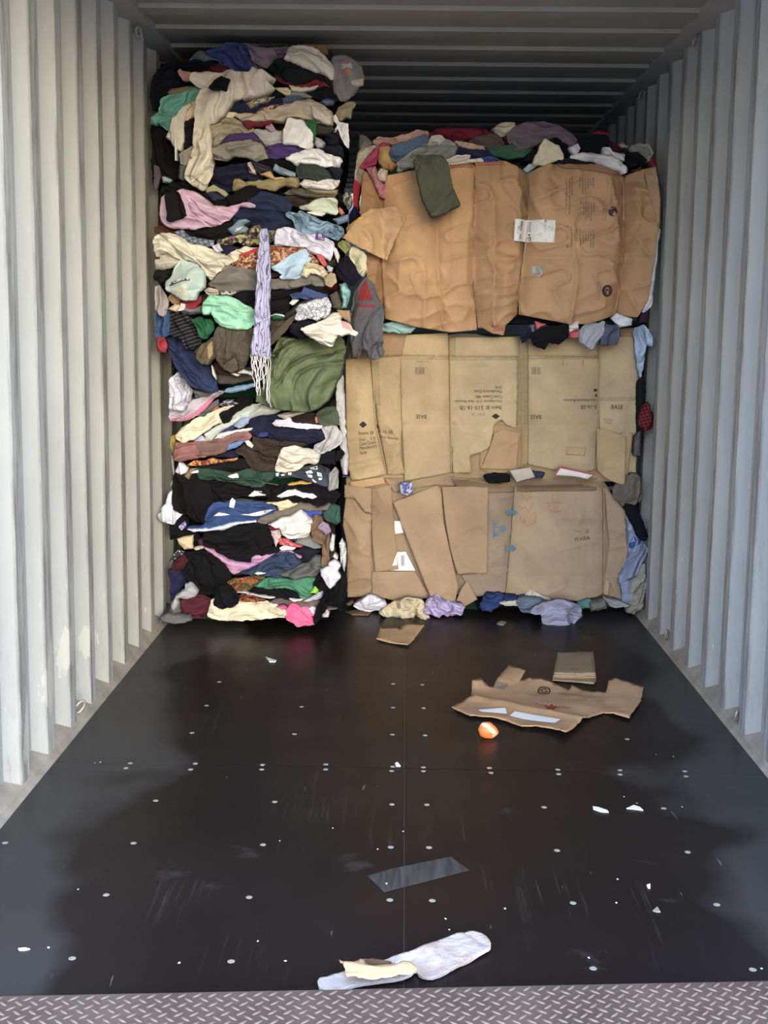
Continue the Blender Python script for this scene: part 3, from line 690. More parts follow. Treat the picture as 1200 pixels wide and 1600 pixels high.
K('sweatshirt', 'sweatshirt', 'large pink sweatshirt low on the left above the cream knit', (206, 168, 202), 8, 'c 160,715 185,700 310,660 380,635 480,660 560,710 690,800 840,840 940,800 1000,775 1060,780 1130,815 1080,817 980,810 900,900 860,950 720,1025 600,1030 480,1060 430,1050 300,1050 180,1020 150,960 135,850', bulge=.035, fold=0.018, ang=-.3)
K('t_shirt', 'shirt', 'black square of cloth lying on the pink sweatshirt', (23, 21, 30), 14, 'c 190,690 310,665 370,800 400,915 215,985', bulge=.01, sm=1)
K('jacket', 'jacket', 'dark navy jacket right of the pink sweatshirt', (27, 40, 72), 5, 'c 890,900 980,815 1060,830 1200,820 d 330,870 385,960 390,1040 0,1067 c 1200,1060 1080,1000 1000,1067 890,1060', bulge=.04)
K('ruffle_skirt', 'skirt', 'light blue denim ruffle skirt at the right edge mid height', (136, 170, 199), 9, 'd 305,895 340,870 430,900 460,860 590,930 690,970 800,1000 900,1040 f 912,180 860,237 770,202 640,162 600,152 480,182 420,132 388,40 d 380,950', bulge=.04, fold=0.045, fs=2.0, pat=('wash', (90, 125, 160), 26))
K('vest', 'vest', 'grey patterned vest in the dark gap above the orange scrap', (154, 154, 150), 1, 'd 905,690 960,640 1000,680 1000,800 960,855 900,765', pat=('floral', (70, 72, 74), 85))
K('handkerchief', 'handkerchief', 'small orange scrap right of the pale mint shirt', (226, 134, 98), 4, 'd 853,872 870,820 922,882 890,912')
K('jeans', 'jeans', 'blue denim scrap right of the denim ruffle skirt', (114, 144, 184), 4, 'd 800,950 960,900 965,965 850,1005 f 830,35')
# --- middle of the left stack
K('towel', 'towel', 'rust brown towel strip under the pink sweatshirt', (92, 53, 43), 4, 'e 70,95 190,85 285,150 180,185 85,168')
K('leggings', 'leggings', 'black leggings strip below the pink sweatshirt', (20, 20, 30), 6, 'e 370,132 560,125 640,100 840,60 905,20 885,192 720,232 560,212 440,195')
K('shirt', 'shirt', 'blue and white plaid shirt above the cream knit', (144, 158, 184), 7, 'e 268,150 370,125 430,190 560,220 700,240 690,302 600,302 480,292 380,232', pat=('plaid', (45, 55, 85), 16))
K('shirt', 'shirt', 'slate blue shirt right of the black leggings strip', (114, 144, 168), 7, 'e 835,120 890,90 950,20 1030,10 1078,40 1000,80 1052,110 1040,162 890,182')
K('tissue', 'tissue', 'tiny white tag on the slate blue shirt', (214, 218, 228), 9, 'e 908,152 930,105 992,95 960,142')
K('scarf', 'scarf', 'purple and lime floral scarf left of the lavender scarf', (112, 84, 108), 8, 'e 715,252 850,200 1000,180 1100,85 1160,90 1200,150 1180,262 1050,292 930,252 830,292', pat=('floral', (170, 180, 90), 76, (60, 40, 60)))
K('scarf', 'scarf', 'lime grey floral scrap right of the lavender scarf top', (134, 142, 122), 5, 'f 125,132 212,120 225,225 135,265', pat=('floral', (70, 70, 80), 93))
K('underwear', 'underwear', 'dark navy underwear over the cream knit', (31, 29, 67), 8, 'e 742,292 830,280 960,310 940,332 820,388 768,352')
K('sweater', 'sweater', 'cream cable knit sweater on the left below the plaid shirt', (219, 214, 199), 8, 'e 70,200 110,175 230,165 330,190 470,290 600,300 700,340 800,385 940,330 1040,305 1160,320 970,385 950,435 860,482 760,542 665,660 610,602 540,472 380,442 300,422 200,362 130,372 100,402 72,350', bulge=.03, fold=0.024, ang=-.35)
K('bra', 'bra', 'small lilac strap bundle on the cream knit', (208, 203, 228), 10, 'e 678,302 740,268 784,342 720,355')
K('shirt', 'shirt', 'off-white rumpled shirt under the cream knit on the left', (194, 185, 175), 7, 'e 138,372 200,362 300,430 360,440 340,485 240,535 150,545 85,535 78,432 130,432')
K('hat', 'hat', 'black fuzzy hat against the left wall', (31, 33, 35), 5, 'e 72,560 130,540 275,545 262,602 200,662 140,685 68,640', fold=0.030, fs=2)
K('t_shirt', 'shirt', 'seafoam t-shirt with navy and white stripes', (176, 200, 200), 10, 'e 330,470 360,445 430,460 520,490 600,560 605,720 540,770 500,862 400,872 190,752 193,680 250,620 270,560', bulge=.035, fold=0.021,
  over=[('navy_stripe', (52, 72, 92), 'e 245,690 380,640 470,640 472,662 395,668 262,718'), ('white_stripe', (225, 230, 232), 'e 212,700 262,705 395,655 470,652 470,640 380,632 240,682'), ('pale_panel', (206, 206, 192), 'e 250,745 430,690 445,830 400,862')])
K('trousers', 'trousers', 'grey sweatpants spreading under the lavender scarf', (119, 114, 109), 7, 'e 640,700 740,590 820,500 960,510 1150,545 f 150,635 330,650 470,620 600,590 680,600 742,692 700,722 560,692 330,752 150,738 e 1000,762 900,792 800,782', bulge=.04, fold=0.024)
K('camisole', 'camisole', 'pale nude camisole above the mint pillow', (176, 160, 154), 8, 'e 590,760 640,725 742,750 742,802 640,812')
K('scarf', 'scarf', 'grey floral knit scarf above the mint pillow', (124, 118, 113), 8, 'e 738,762 900,742 932,782 870,818 770,815', pat=('floral', (190, 185, 180), 102, (80, 76, 74)))
K('shirt', 'shirt', 'lilac grey shirt against the left wall beside the tan knot', (165, 155, 160), 4, 'e 78,720 130,700 222,862 192,1032 130,1022 88,962', ang=1.5)
K('belt', 'belt', 'tan knotted belt above the red waistband', (154, 119, 88), 6, 'e 218,832 250,790 342,850 332,892 260,897')
K('sock', 'sock', 'cream sock toe beside the tan knotted belt', (208, 190, 155), 7, 'e 216,952 290,900 352,910 312,982')
K('sock', 'sock', 'lilac white sock cuff beside the red waistband', (218, 208, 219), 8, 'e 318,972 350,890 388,900 382,962')
K('shorts', 'shorts', 'bright red waistband under the seafoam t-shirt', (154, 30, 47), 6, 'e 348,892 380,870 500,860 560,820 558,882 500,937 390,932')
K('t_shirt', 'shirt', 'grey lilac t-shirt under the red waistband', (119, 109, 119), 5, 'e 328,972 400,935 500,940 585,900 585,1002 450,1012')
K('pillow', 'pillow', 'plump mint green pillow beside the lavender scarf', (148, 219, 190), 12, 'e 588,882 640,820 720,810 850,820 940,860 1040,920 1130,965 g 1130,150 1050,212 960,237 830,217 760,192 720,150 690,90 670,20 e 662,922 640,992 590,1007 578,962', bulge=.085, fold=0.018, back=.08)
K('t_shirt', 'shirt', 'black t-shirt mass right of the lavender scarf above the green plate', (22, 22, 32), 6, 'e 890,800 1130,742 f 150,738 340,750 560,700 700,720 745,770 640,785 540,752 450,792 345,832 355,902 300,1002 150,1002 e 1140,965 1000,892')
bra_o, bra_c = K('bra', 'bra', 'white lilac padded bra with a purple label', (209, 209, 234), 9, 'f 200,202 220,130 300,105 360,100 480,180 620,170 720,220 812,260 800,382 770,452 720,422 690,392 640,382 560,342 500,302 350,297 200,292', bulge=.05,
  over=[('purple_label', (92, 62, 144), 'f 622,148 716,173 716,242 622,232')])
K('scarf', 'scarf', 'orange brown paisley scarf crossing behind the lavender scarf', (170, 98, 68), 8, 'e 880,492 950,452 960,390 1160,362 f 130,300 240,290 340,320 480,290 560,340 645,472 610,488 540,402 480,342 400,372 250,462 130,502 e 1150,528 1000,522', pat=('floral', (120, 60, 42), 102, (205, 170, 140)))
K('t_shirt', 'shirt', 'bright red wedge of cloth left of the lavender scarf', (204, 42, 37), 9, 'e 955,388 1160,308 1162,368 1000,405')
K('shirt', 'shirt', 'sky blue shirt below the paisley scarf', (166, 200, 232), 9, 'f 153,512 280,460 400,370 520,330 572,432 542,472 482,582 472,622 300,642 245,622 290,592', bulge=.03)
K('sock', 'sock', 'pink sock curled over the padded bra', (209, 83, 103), 11, 'f 628,392 680,385 742,482 720,514 688,492')
K('scrunchie', 'scrunchie', 'cream gathered scrunchie beside the sky blue shirt', (219, 204, 174), 11, 'f 468,602 500,500 540,460 640,490 700,510 752,592 715,642 640,592 570,582 530,632', bulge=.045, fold=0.030, fs=1.6)
K('glove', 'glove', 'beige rolled cuff right of the cream scrunchie', (169, 154, 124), 10, 'f 708,642 780,570 822,590 838,672 780,722 728,702', bulge=.035)
K('handkerchief', 'handkerchief', 'light blue scrap right of the pink sock', (169, 194, 229), 8, 'f 738,500 800,520 792,562 748,562')
K('jeans', 'jeans', 'crumpled blue denim below the grey sweatpants', (58, 78, 134), 9, 'f 348,802 480,770 500,720 560,745 650,780 742,800 742,832 620,842 540,862 450,832 380,852', fold=0.027)
K('tissue', 'tissue', 'small white scrap left of the white patterned blouse', (204, 209, 214), 7, 'f 348,892 380,850 442,860 380,912')
K('blouse', 'blouse', 'white blouse with fine dark line pattern at mid height', (219, 223, 240), 10, 'f 405,1067 430,990 408,950 500,890 640,850 742,830 782,920 772,1002 700,1052 h 735,92 640,132 560,112 440,142 403,122', pat=('crackle', (120, 124, 150), 50), bulge=.035)
K('belt', 'belt', 'dark brown strap crossing above the white patterned blouse', (52, 44, 42), 9, 'f 300,1002 480,870 560,848 655,828 535,885 425,975 400,1005 310,1062')
K('bra', 'bra', 'white bra strap loop at the right of the padded bra', (219, 219, 224), 8, 'f 798,300 842,330 864,400 852,468 828,400', bulge=.006)
K('sweater', 'sweater', 'dark navy sweater in the gap left of the white tube sock', (26, 26, 46), 0, 'f 840,450 960,400 1060,560 1100,620 1000,705 880,655 835,560')
K('shorts', 'shorts', 'olive and lime shorts in the gap below the yellow cloth', (134, 144, 83), 2, 'f 848,272 900,230 962,250 985,322 930,374 858,302')
K('blouse', 'blouse', 'teal patterned blouse in the gap beside the grey red sweater', (84, 154, 164), 4, 'f 868,692 930,680 985,762 972,852 942,942 888,952 900,852', pat=('wash', (150, 205, 210), 40))
K('trousers', 'trousers', 'dark olive cord trousers left of the teal patterned blouse', (88, 83, 68), 5, 'f 768,812 840,770 895,902 882,962 800,942')
K('cardboard_piece', 'cardboard', 'small brown cardboard square behind the cream and pink cloth', (168, 134, 104), 5, 'f 838,958 980,968 988,1067 h 978,162 890,105', bulge=.004, fold=0.002, sm=0)
# --- hanging scarf
sc_o, sc_c = K('scarf', 'scarf', 'long lavender scarf with black brush strokes and fringe hanging down', (176, 176, 224), 16, 'B 622,60 642,56 660,58 672,300 668,560 675,732 640,722 570,716 590,600 602,400 612,200', ang=1.55, bulge=.015, fold=0.015, sm=1, pat=('scribble', (70, 70, 100), 22))
M_FR = fabric((214, 212, 222))
for i in range(13):
    t = i / 12.0; rr = random.Random(50 + i)
    x0 = 572 + t * 100; y0 = 716 + 12 * t; ln = (120 + 90 * rr.random()) if i < 10 else 215 + 50 * rr.random()
    pts = [(x0 + (22 if i < 4 else 0) * s + rr.uniform(-5, 5) * (s > 0) + 3 * math.sin(9 * s + i), y0 + ln * s) for s in np.linspace(0, 1, 9)]
    px = np.array([(220 + a / 3.3333, 340 + b_ / 3.3333) for a, b_ in pts]); uv = face_uv(px, sc_c.Y - .004)
    V, Fc = tube_data([(q[0], sc_c.Y - .008 - .004 * rr.random(), q[1]) for q in uv], .0021, 5)
    new_obj('fringe_strand', mesh_from('fringe_strand', V, Fc, True, origin=sc_c.org), M_FR, sc_o)
# --- lower part of the upper bale
K('t_shirt', 'shirt', 'medium blue t-shirt against the left wall above the red sleeve', (53, 88, 144), 4, 'g 83,60 200,20 242,60 252,252 192,312 93,312')
K('sweatshirt', 'sweatshirt', 'red sleeve against the left wall under the blue t-shirt', (174, 37, 57), 5, 'g 88,320 170,318 204,400 192,472 108,462', bulge=.03)
K('shirt', 'shirt', 'black pinstriped shirt left of the green scrap', (29, 27, 38), 6, 'g 238,40 340,60 460,110 500,220 572,352 502,442 420,442 360,332 240,292 250,240', pat=('stripe', (70, 66, 78), 20, .35), ang=-.4)
K('t_shirt', 'shirt', 'emerald green scrap between pinstriped shirt and brown hat', (32, 108, 73), 7, 'g 458,130 560,105 702,150 702,222 622,322 580,345 528,252')
K('trousers', 'trousers', 'brown trouser leg slanting right of the lavender scarf', (88, 75, 63), 8, 'h 148,330 350,100 400,50 432,92 335,212 205,352 148,402')
K('sweater', 'sweater', 'dark taupe sweater behind the green plate', (78, 70, 64), 6, 'h 140,92 322,92 300,205 150,305')
K('plate', 'plate', 'dark green plate edge with a white rim right of the scarf', (37, 93, 68), 10, 'h 143,92 210,70 282,80 302,102 272,127 180,132', bulge=.012, fold=0.002, rough=.4,
  over=[('white_rim', (224, 233, 229), 'h 143,90 210,66 290,80 304,102 276,93 210,79 148,96')])
K('t_shirt', 'shirt', 'navy t-shirt fold above the olive drape', (25, 25, 42), 8, 'h 355,182 480,130 600,140 625,162 475,212 485,262 565,312 470,335 345,262')
K('pillowcase', 'pillowcase', 'white pillowcase with pink edges lying on the olive drape', (224, 216, 209), 15, 'h 460,240 480,210 600,180 720,130 800,70 860,60 897,100 882,140 962,160 1002,240 1067,265 1040,302 970,272 900,302 850,292 800,402 700,382 620,342 540,292', bulge=.022,
  over=[('pink_lining', (220, 156, 156), 'h 890,140 960,162 1010,245 902,214')])
K('dress', 'dress', 'large olive green dress draped in deep folds at mid height', (103, 116, 85), 11, 'h 215,370 240,300 330,310 430,330 560,310 700,380 800,395 885,290 935,430 890,700 830,820 760,980 j 690,155 560,160 400,150 270,125 180,90 h 60,1000 0,985 20,900 110,760 150,560', Y=5.60, bulge=.06, fold=0.055, ang=1.0, fs=.72, sag=2.2, sm=1)
K('hat', 'hat', 'brown felt hat crown beside the lavender scarf fringe', (88, 81, 71), 10, 'g 700,252 740,190 820,220 960,240 1100,210 1092,352 1077,502 1002,622 870,682 800,642 720,562 702,482', bulge=.055, fold=0.021)
K('hat', 'hat', 'brown hat brim turned up with a golden lining', (98, 85, 68), 12, 'g 503,472 560,400 650,340 707,300 707,472 690,552 640,592 580,597 518,552', bulge=.04, over=[('golden_lining', (154, 134, 94), 'g 640,382 690,352 700,482 660,542')])
K('sweater', 'sweater', 'navy sweater sleeve hanging left of the brown hat', (37, 52, 98), 9, 'g 198,302 380,330 500,440 520,550 600,600 680,610 712,752 742,872 660,892 560,862 450,812 350,692 280,582 238,472 198,392', bulge=.04, fold=0.024, Y=5.60)
K('sash', 'sash', 'thin white strip beside the navy sweater sleeve', (229, 229, 234), 10, 'g 668,600 690,650 717,752 680,692', bulge=.006)
K('trousers', 'trousers', 'maroon cloth wedge under the brown hat', (73, 32, 43), 6, 'g 680,600 720,570 835,682 865,702 735,692')
K('sandal', 'sandal', 'small white strap under the brown hat, nearest the maroon wedge', (229, 229, 234), 10, 'g 868,697 900,680 962,700 942,722', bulge=.01)
K('sandal', 'sandal', 'long white strap under the brown hat, nearest the fringe', (229, 229, 234), 11, 'g 938,682 1000,645 1097,680 1092,712 1040,692 960,692', bulge=.01)
K('skirt', 'skirt', 'brown grey skirt strip below the brown hat', (84, 76, 73), 6, 'g 705,702 870,690 960,700 1130,690 1135,742 900,795 740,795')
# --- lower bale
K('blouse', 'blouse', 'lilac white lace blouse bulging by the left wall', (209, 209, 233), 7, 'g 230,742 325,683 430,790 472,862 440,932 452,962 400,1042 i 345,152 185,155 g 230,1000', bulge=.04, fold=0.030, fs=1.6)
K('cardigan', 'cardigan', 'lilac knit cardigan with pink stripes by the left wall', (196, 191, 216), 6, 'i 175,150 340,155 420,40 g 640,915 g 740,870 800,880 i 680,0 600,80 480,210 380,252 200,265 175,222', over=[('pink_stripe', (209, 114, 149), 'i 190,240 330,230 480,150 620,20 690,-20 640,60 560,150 400,245 200,270')])
K('t_shirt', 'shirt', 'pale blue long strip right of the navy sweater sleeve', (130, 170, 219), 8, 'g 798,882 840,840 1130,790 1135,822 1020,862 900,892')
K('trousers', 'trousers', 'mid grey trousers under the navy sweater sleeve', (114, 112, 119), 5, 'g 468,852 560,860 650,890 742,870 640,922 500,942')
K('shirt', 'shirt', 'slate grey shirt right of the pink striped cardigan', (99, 102, 112), 5, 'i 475,215 620,90 710,30 722,102 640,152 560,215')
K('scarf', 'scarf', 'small rust orange scrap above the ivory sweater', (174, 94, 54), 7, 'i 628,152 700,95 732,130 680,162')
K('blouse', 'blouse', 'silver patterned blouse scrap above the ivory sweater', (174, 169, 189), 9, 'i 718,92 780,40 870,30 965,75 780,103', pat=('floral', (60, 55, 75), 102))
K('leggings', 'leggings', 'black legging leg crossing the ivory sweater', (20, 18, 28), 10, 'i 855,55 950,10 1095,0 1097,72 1000,112 870,192 830,282 770,294 728,190 900,102 960,82', bulge=.018)
K('sweater', 'sweater', 'ivory ribbed sweater sleeve low on the left', (224, 216, 190), 9, 'i 243,442 270,380 460,250 560,220 700,140 850,95 905,100 730,190 762,272 640,322 560,392 440,472 330,508 268,472', bulge=.045, fold=0.021, fs=1.4)
K('sweatshirt', 'sweatshirt', 'pale grey sweatshirt under the olive dress', (194, 202, 204), 7, 'i 590,472 558,402 700,320 860,230 1010,120 1200,75 j 0,90 190,85 350,150 260,190 140,200 0,242 i 1060,217 960,242 900,292 740,382 640,482', bulge=.03)
K('slip', 'slip', 'lilac slip scrap under the ivory sweater', (184, 189, 224), 7, 'i 438,482 530,430 592,472 612,502 450,508')
K('jeans', 'jeans', 'light blue denim scrap below the pale grey sweatshirt', (144, 169, 209), 8, 'i 888,322 970,230 1062,220 1042,292 940,354')
K('tie', 'tie', 'dark blue tie strip above the white strip', (42, 52, 103), 7, 'i 695,402 820,340 905,308 882,362 720,424')
K('sash', 'sash', 'white pointed strip above the rust jogging trousers', (234, 236, 242), 9, 'i 668,467 720,410 900,368 1097,346 1060,378 900,394 760,454', bulge=.012)
K('trousers', 'trousers', 'dusty rust jogging trousers low on the left', (150, 96, 96), 9, 'i 213,692 240,500 320,505 440,500 620,500 760,455 900,400 1030,375 1087,430 1060,472 900,482 810,522 800,592 690,642 560,662 400,692 260,708', bulge=.04, fold=0.021,
  over=[('brown_panel', (122, 92, 89), 'i 450,515 620,505 800,470 1030,385 1000,445 830,520 800,585 690,630 560,640')])
K('t_shirt', 'shirt', 'cornflower blue wedge under the rust jogging trousers', (99, 134, 204), 8, 'i 798,592 820,520 960,480 1015,490 920,554')
K('paper_tag', 'tag', 'white rectangular tag at the end of the rust trousers', (219, 228, 233), 11, 'i 1003,490 1040,485 1097,540 1082,567 1030,532', bulge=.006)
K('bikini', 'swimwear', 'lime and orange strings hanging at the left wall', (154, 154, 73), 6, 'i 163,572 190,430 237,420 242,500 242,602 215,628 195,582', pat=('stripe', (215, 160, 60), 12, 1.57))
K('cord', 'cord', 'pale pink cord hanging by the left wall', (200, 186, 195), 4, 'i 193,650 212,650 232,900 k 212,182 178,217 195,160 i 216,880', bulge=.004, fold=0, sm=0)
K('sock', 'sock', 'white ankle sock left of the tan ribbon end', (219, 216, 232), 8, 'i 233,832 290,713 382,780 372,842 310,867')
K('ribbon', 'ribbon', 'tan ribbon end beside the white ankle sock', (154, 124, 98), 9, 'i 338,872 400,790 472,790 420,832 392,917')
K('paper_tag', 'tag', 'small white tag above the black velvet trousers', (229, 229, 236), 10, 'i 408,838 480,813 492,842', bulge=.004)
K('scarf', 'scarf', 'thin orange floral scarf under the rust trousers', (174, 98, 73), 8, 'i 368,747 440,715 540,710 640,680 760,700 935,668 905,702 720,728 560,754 400,762', pat=('floral', (220, 160, 70), 102, (120, 50, 40)))
K('skirt', 'skirt', 'black skirt strip under the orange floral scarf', (31, 25, 33), 6, 'i 455,772 600,740 900,700 1020,680 1065,792 900,834 700,814 540,784')
K('t_shirt', 'shirt', 'dark navy wedge under the cornflower blue piece', (31, 33, 67), 6, 'i 690,645 800,600 900,590 965,642 880,674 620,664')
K('sweater', 'sweater', 'large dark brown sweater in the lower left stack', (61, 50, 44), 8, 'i 895,602 1000,520 1090,560 1100,440 j 60,450 300,480 540,480 640,520 560,552 430,547 340,582 310,702 297,802 130,822 0,802 i 1140,812 1080,792 1000,662', bulge=.035)
K('sweatshirt', 'sweatshirt', 'navy sweatshirt under the white and lilac strip', (29, 34, 66), 7, 'j 0,242 160,190 350,235 250,282 280,322 560,352 800,347 847,462 760,492 650,522 540,482 290,482 200,442 80,442 0,402', bulge=.03, over=[('blue_patch', (42, 52, 134), 'j 80,440 130,390 220,380 200,430')])
K('camisole', 'camisole', 'white and lilac camisole strip over the navy sweatshirt', (214, 209, 238), 10, 'j 247,292 290,250 360,255 440,230 480,280 802,320 797,347 640,357 420,332 280,322', bulge=.015)
K('blouse', 'blouse', 'pale rose blouse strip under the olive dress', (200, 190, 190), 8, 'j 297,202 380,178 560,163 645,165 480,222 420,252 360,242')
K('vest', 'vest', 'dark brown vest with a coral edge under the olive dress', (50, 40, 42), 9, 'j 448,267 540,200 640,170 722,180 742,302 640,307 500,292', over=[('coral_edge', (219, 114, 104), 'j 722,222 744,222 752,285 735,290')])
K('t_shirt', 'shirt', 'dark moss green t-shirt at the right edge below the olive dress', (78, 88, 71), 8, 'j 738,182 860,110 932,100 982,200 984,302 900,332 790,322 748,282', bulge=.035)
K('sweatshirt', 'sweatshirt', 'light grey hooded sweatshirt curled at the right edge', (182, 182, 189), 9, 'j 798,342 960,318 1012,400 1014,502 940,562 860,612 760,622 708,582 720,532 852,472', bulge=.045, fold=0.024)
K('t_shirt', 'shirt', 'off-white rumpled t-shirt right of the dark brown sweater', (219, 212, 200), 10, 'j 343,582 470,540 640,570 710,590 784,640 757,732 620,737 520,802 380,827 282,812 308,722', bulge=.03, fold=0.021)
K('shoe', 'shoe', 'black cloth shoe right of the off-white t-shirt', (22, 22, 34), 10, 'j 775,655 860,600 942,600 947,742 880,745 800,735 758,742', bulge=.04)
K('sock', 'sock', 'small black rolled sock at the right edge', (20, 20, 32), 11, 'j 948,692 960,600 1010,583 1044,630 1010,694 960,714', bulge=.03)
K('bed_sheet', 'sheet', 'white sheet edge running down between the two stacks', (198, 198, 208), 2, 'h 830,780 900,700 920,900 j 1042,0 1052,300 1062,500 1092,700 1082,862 1028,852 1000,702 1030,652 1000,562 1010,402 980,252 960,100 h 840,960', ang=1.5)
K('t_shirt', 'shirt', 'slate graphic t-shirt with white lettering shapes', (63, 68, 88), 7, 'l 270,110 290,40 460,45 j 560,785 740,752 882,800 l 892,60 872,222 760,192 640,142 520,102 400,110',
  over=[('white_print', (219, 232, 241), 'l 612,50 680,30 705,60 645,82'), ('white_print', (219, 232, 241), 'l 622,82 692,92 692,120 642,116'), ('white_print', (219, 232, 241), 'l 742,48 792,70 804,104 752,92'),
        ('white_print', (219, 232, 241), 'l 692,128 748,160 722,166 690,142'), ('white_print', (219, 232, 241), 'l 762,114 804,114 797,137 766,137'), ('white_print', (219, 232, 241), 'l 290,62 332,55 322,95 296,92'),
        ('white_print', (219, 232, 241), 'l 430,53 468,53 462,82 432,78'), ('white_print', (219, 232, 241), 'l 660,5 745,-10 750,25 700,20'), ('white_print', (219, 232, 241), 'l 350,75 390,65 395,85 360,88')])
K('scarf', 'scarf', 'grey ribbed scarf end right of the slate graphic t-shirt', (154, 154, 156), 9, 'l 868,202 880,80 940,-5 978,40 972,232 880,268 858,232', ang=1.4)
K('sweater', 'sweater', 'long dark green sweater across the lower left stack', (47, 78, 65), 8, 'k 438,20 600,20 740,40 840,80 930,60 1040,20 1200,40 l 0,50 280,40 252,120 130,217 0,217 k 1200,217 1040,202 860,162 640,132 500,132', bulge=.03)
K('paper_tag', 'tag', 'white tag lying on the long dark green sweater', (229, 231, 233), 11, 'k 812,102 915,72 934,117 860,117', bulge=.004)
K('trousers', 'trousers', 'wide black velvet trousers low on the left', (20, 20, 26), 8, 'k 213,80 300,70 490,70 502,142 622,182 642,382 602,472 572,522 562,612 470,602 440,562 370,522 300,512 213,462 208,240', bulge=.04)
K('leggings', 'leggings', 'black strip of leggings under the dark green sweater', (22, 20, 28), 7, 'k 500,145 860,165 1050,205 1200,220 l 200,200 300,215 240,332 170,322 0,322 k 1040,322 960,302 900,342 630,405')
K('sock', 'sock', 'white sock triangle above the blue track jacket', (225, 225, 233), 9, 'k 1038,318 1110,263 1200,273 l 60,263 174,312 0,323', bulge=.015)
K('jacket', 'jacket', 'black jacket above the taupe trousers in the lower stack', (20, 18, 26), 7, 'l 235,240 420,190 600,180 760,190 870,255 962,258 1005,300 940,385 860,425 740,445 600,395 420,372 175,372 262,312', bulge=.03)
K('ribbon', 'ribbon', 'yellow sliver of cloth on the black jacket', (224, 170, 64), 10, 'l 412,192 470,170 560,153 684,180 590,188 440,204', bulge=.01)
K('sock', 'sock', 'long white sock lying over the black jacket', (225, 226, 235), 10, 'l 303,322 360,290 420,258 500,248 590,288 700,303 744,330 690,348 640,332 590,338 500,302 400,328 350,338', bulge=.015)
K('handkerchief', 'handkerchief', 'cream silk handkerchief right of the blue track jacket', (219, 204, 169), 9, 'l 178,395 320,385 420,358 472,395 533,405 460,442 330,478 298,422')
K('trousers', 'trousers', 'taupe trousers above the white knit in the lower stack', (119, 109, 99), 8, 'l 72,592 130,540 320,480 460,430 560,395 640,400 760,450 892,400 862,482 700,482 580,472 470,542 280,582 180,622 88,622')
K('jacket', 'jacket', 'blue track jacket with white piping low on the left', (40, 73, 134), 8, 'k 368,672 560,640 570,530 600,480 650,400 860,380 1100,380 1200,400 l 280,430 312,465 290,492 130,542 75,592 k 1132,592 900,602 700,672 580,692 400,692', bulge=.035,
  over=[('white_piping', (224, 228, 238), 'k 680,517 740,480 860,508 760,522'), ('white_piping', (224, 228, 238), 'k 975,510 1200,478 l 290,468 130,522 k 1150,524'), ('white_tag', (228, 228, 238), 'k 840,432 845,370 870,335 905,370 900,437')])
K('sash', 'sash', 'white double stripe along the hem of the blue track jacket', (209, 219, 238), 10, 'k 368,685 600,680 880,610 1130,588 1132,607 920,632 780,692 600,707 440,712', bulge=.012, fold=0.005)
K('sock', 'sock', 'white crew sock hanging off the left edge', (209, 212, 237), 7, 'k 148,332 215,238 228,330 212,460 262,505 322,515 272,562 220,622 58,592 53,515 80,510 83,460 140,400', bulge=.03)
K('underwear', 'underwear', 'tiny purple and white scrap left of the track jacket', (194, 184, 224), 7, 'k 273,657 340,600 358,660 310,698', pat=('floral', (90, 80, 160), 119))
K('shirt', 'shirt', 'black shirt in the shade left of the blue track jacket', (18, 16, 26), 4, 'k 188,622 300,520 390,562 370,672 480,722 525,852 430,885 250,765 188,802')
K('t_shirt', 'shirt', 'large black t-shirt under the blue track jacket', (18, 18, 26), 8, 'k 555,722 800,690 920,640 1130,618 1200,620 l 200,620 232,702 272,782 240,862 100,902 0,920 k 900,912 700,905 580,875 545,802', bulge=.04)
K('cap', 'cap', 'cream knitted cap at the left of the large black t-shirt', (209, 190, 154), 7, 'k 258,792 330,770 437,753 432,892 340,908 288,852', bulge=.035)
K('t_shirt', 'shirt', 'purple scrap right of the cream knitted cap', (78, 32, 73), 6, 'k 485,802 540,780 565,872 498,875')
K('sock', 'sock', 'peach ribbed cuff below the cream knitted cap', (209, 186, 170), 8, 'k 438,892 500,870 562,870 552,902 470,915')
K('sweater', 'sweater', 'white chunky knit sweater at the right of the lower stack', (220, 215, 220), 11, 'l 198,632 290,585 350,560 470,540 570,468 640,530 702,590 682,682 662,762 560,772 440,777 370,742 340,682 260,652', bulge=.05, fold=0.030, fs=1.3)
K('tank_top', 'shirt', 'burgundy wedge under the white chunky knit', (114, 27, 52), 9, 'l 210,660 290,640 335,685 240,704')
K('blouse', 'blouse', 'pale pink blouse tail under the white chunky knit', (209, 186, 194), 9, 'l 232,702 330,690 354,752 290,884 268,802', ang=1.3)
K('t_shirt', 'shirt', 'bright blue wedge above the brown tights', (38, 68, 174), 9, 'l 575,468 640,468 802,490 784,532 700,532 680,574 620,522')
K('t_shirt', 'shirt', 'indigo strip below the white chunky knit', (47, 52, 134), 9, 'l 345,738 440,775 535,768 502,818 420,794')
K('bikini', 'swimwear', 'coral patterned bikini strip under the white knit', (228, 114, 114), 10, 'l 316,792 420,783 480,838 592,870 560,888 440,874 328,854', pat=('floral', (200, 60, 80), 119))
K('sock', 'sock', 'short white sock below the coral bikini strip', (228, 231, 238), 10, 'l 326,892 380,868 440,878 514,890 480,908 350,916', bulge=.012)
K('trousers', 'trousers', 'light slate trousers left of the brown tights', (129, 134, 142), 8, 'l 495,832 560,768 672,758 742,840 804,882 720,904 600,864')
K('sweater', 'sweater', 'bottle green sweater at the right edge of the lower stack', (47, 88, 78), 9, 'l 798,502 870,450 900,398 992,430 1004,602 960,634 880,604 808,562', bulge=.035)
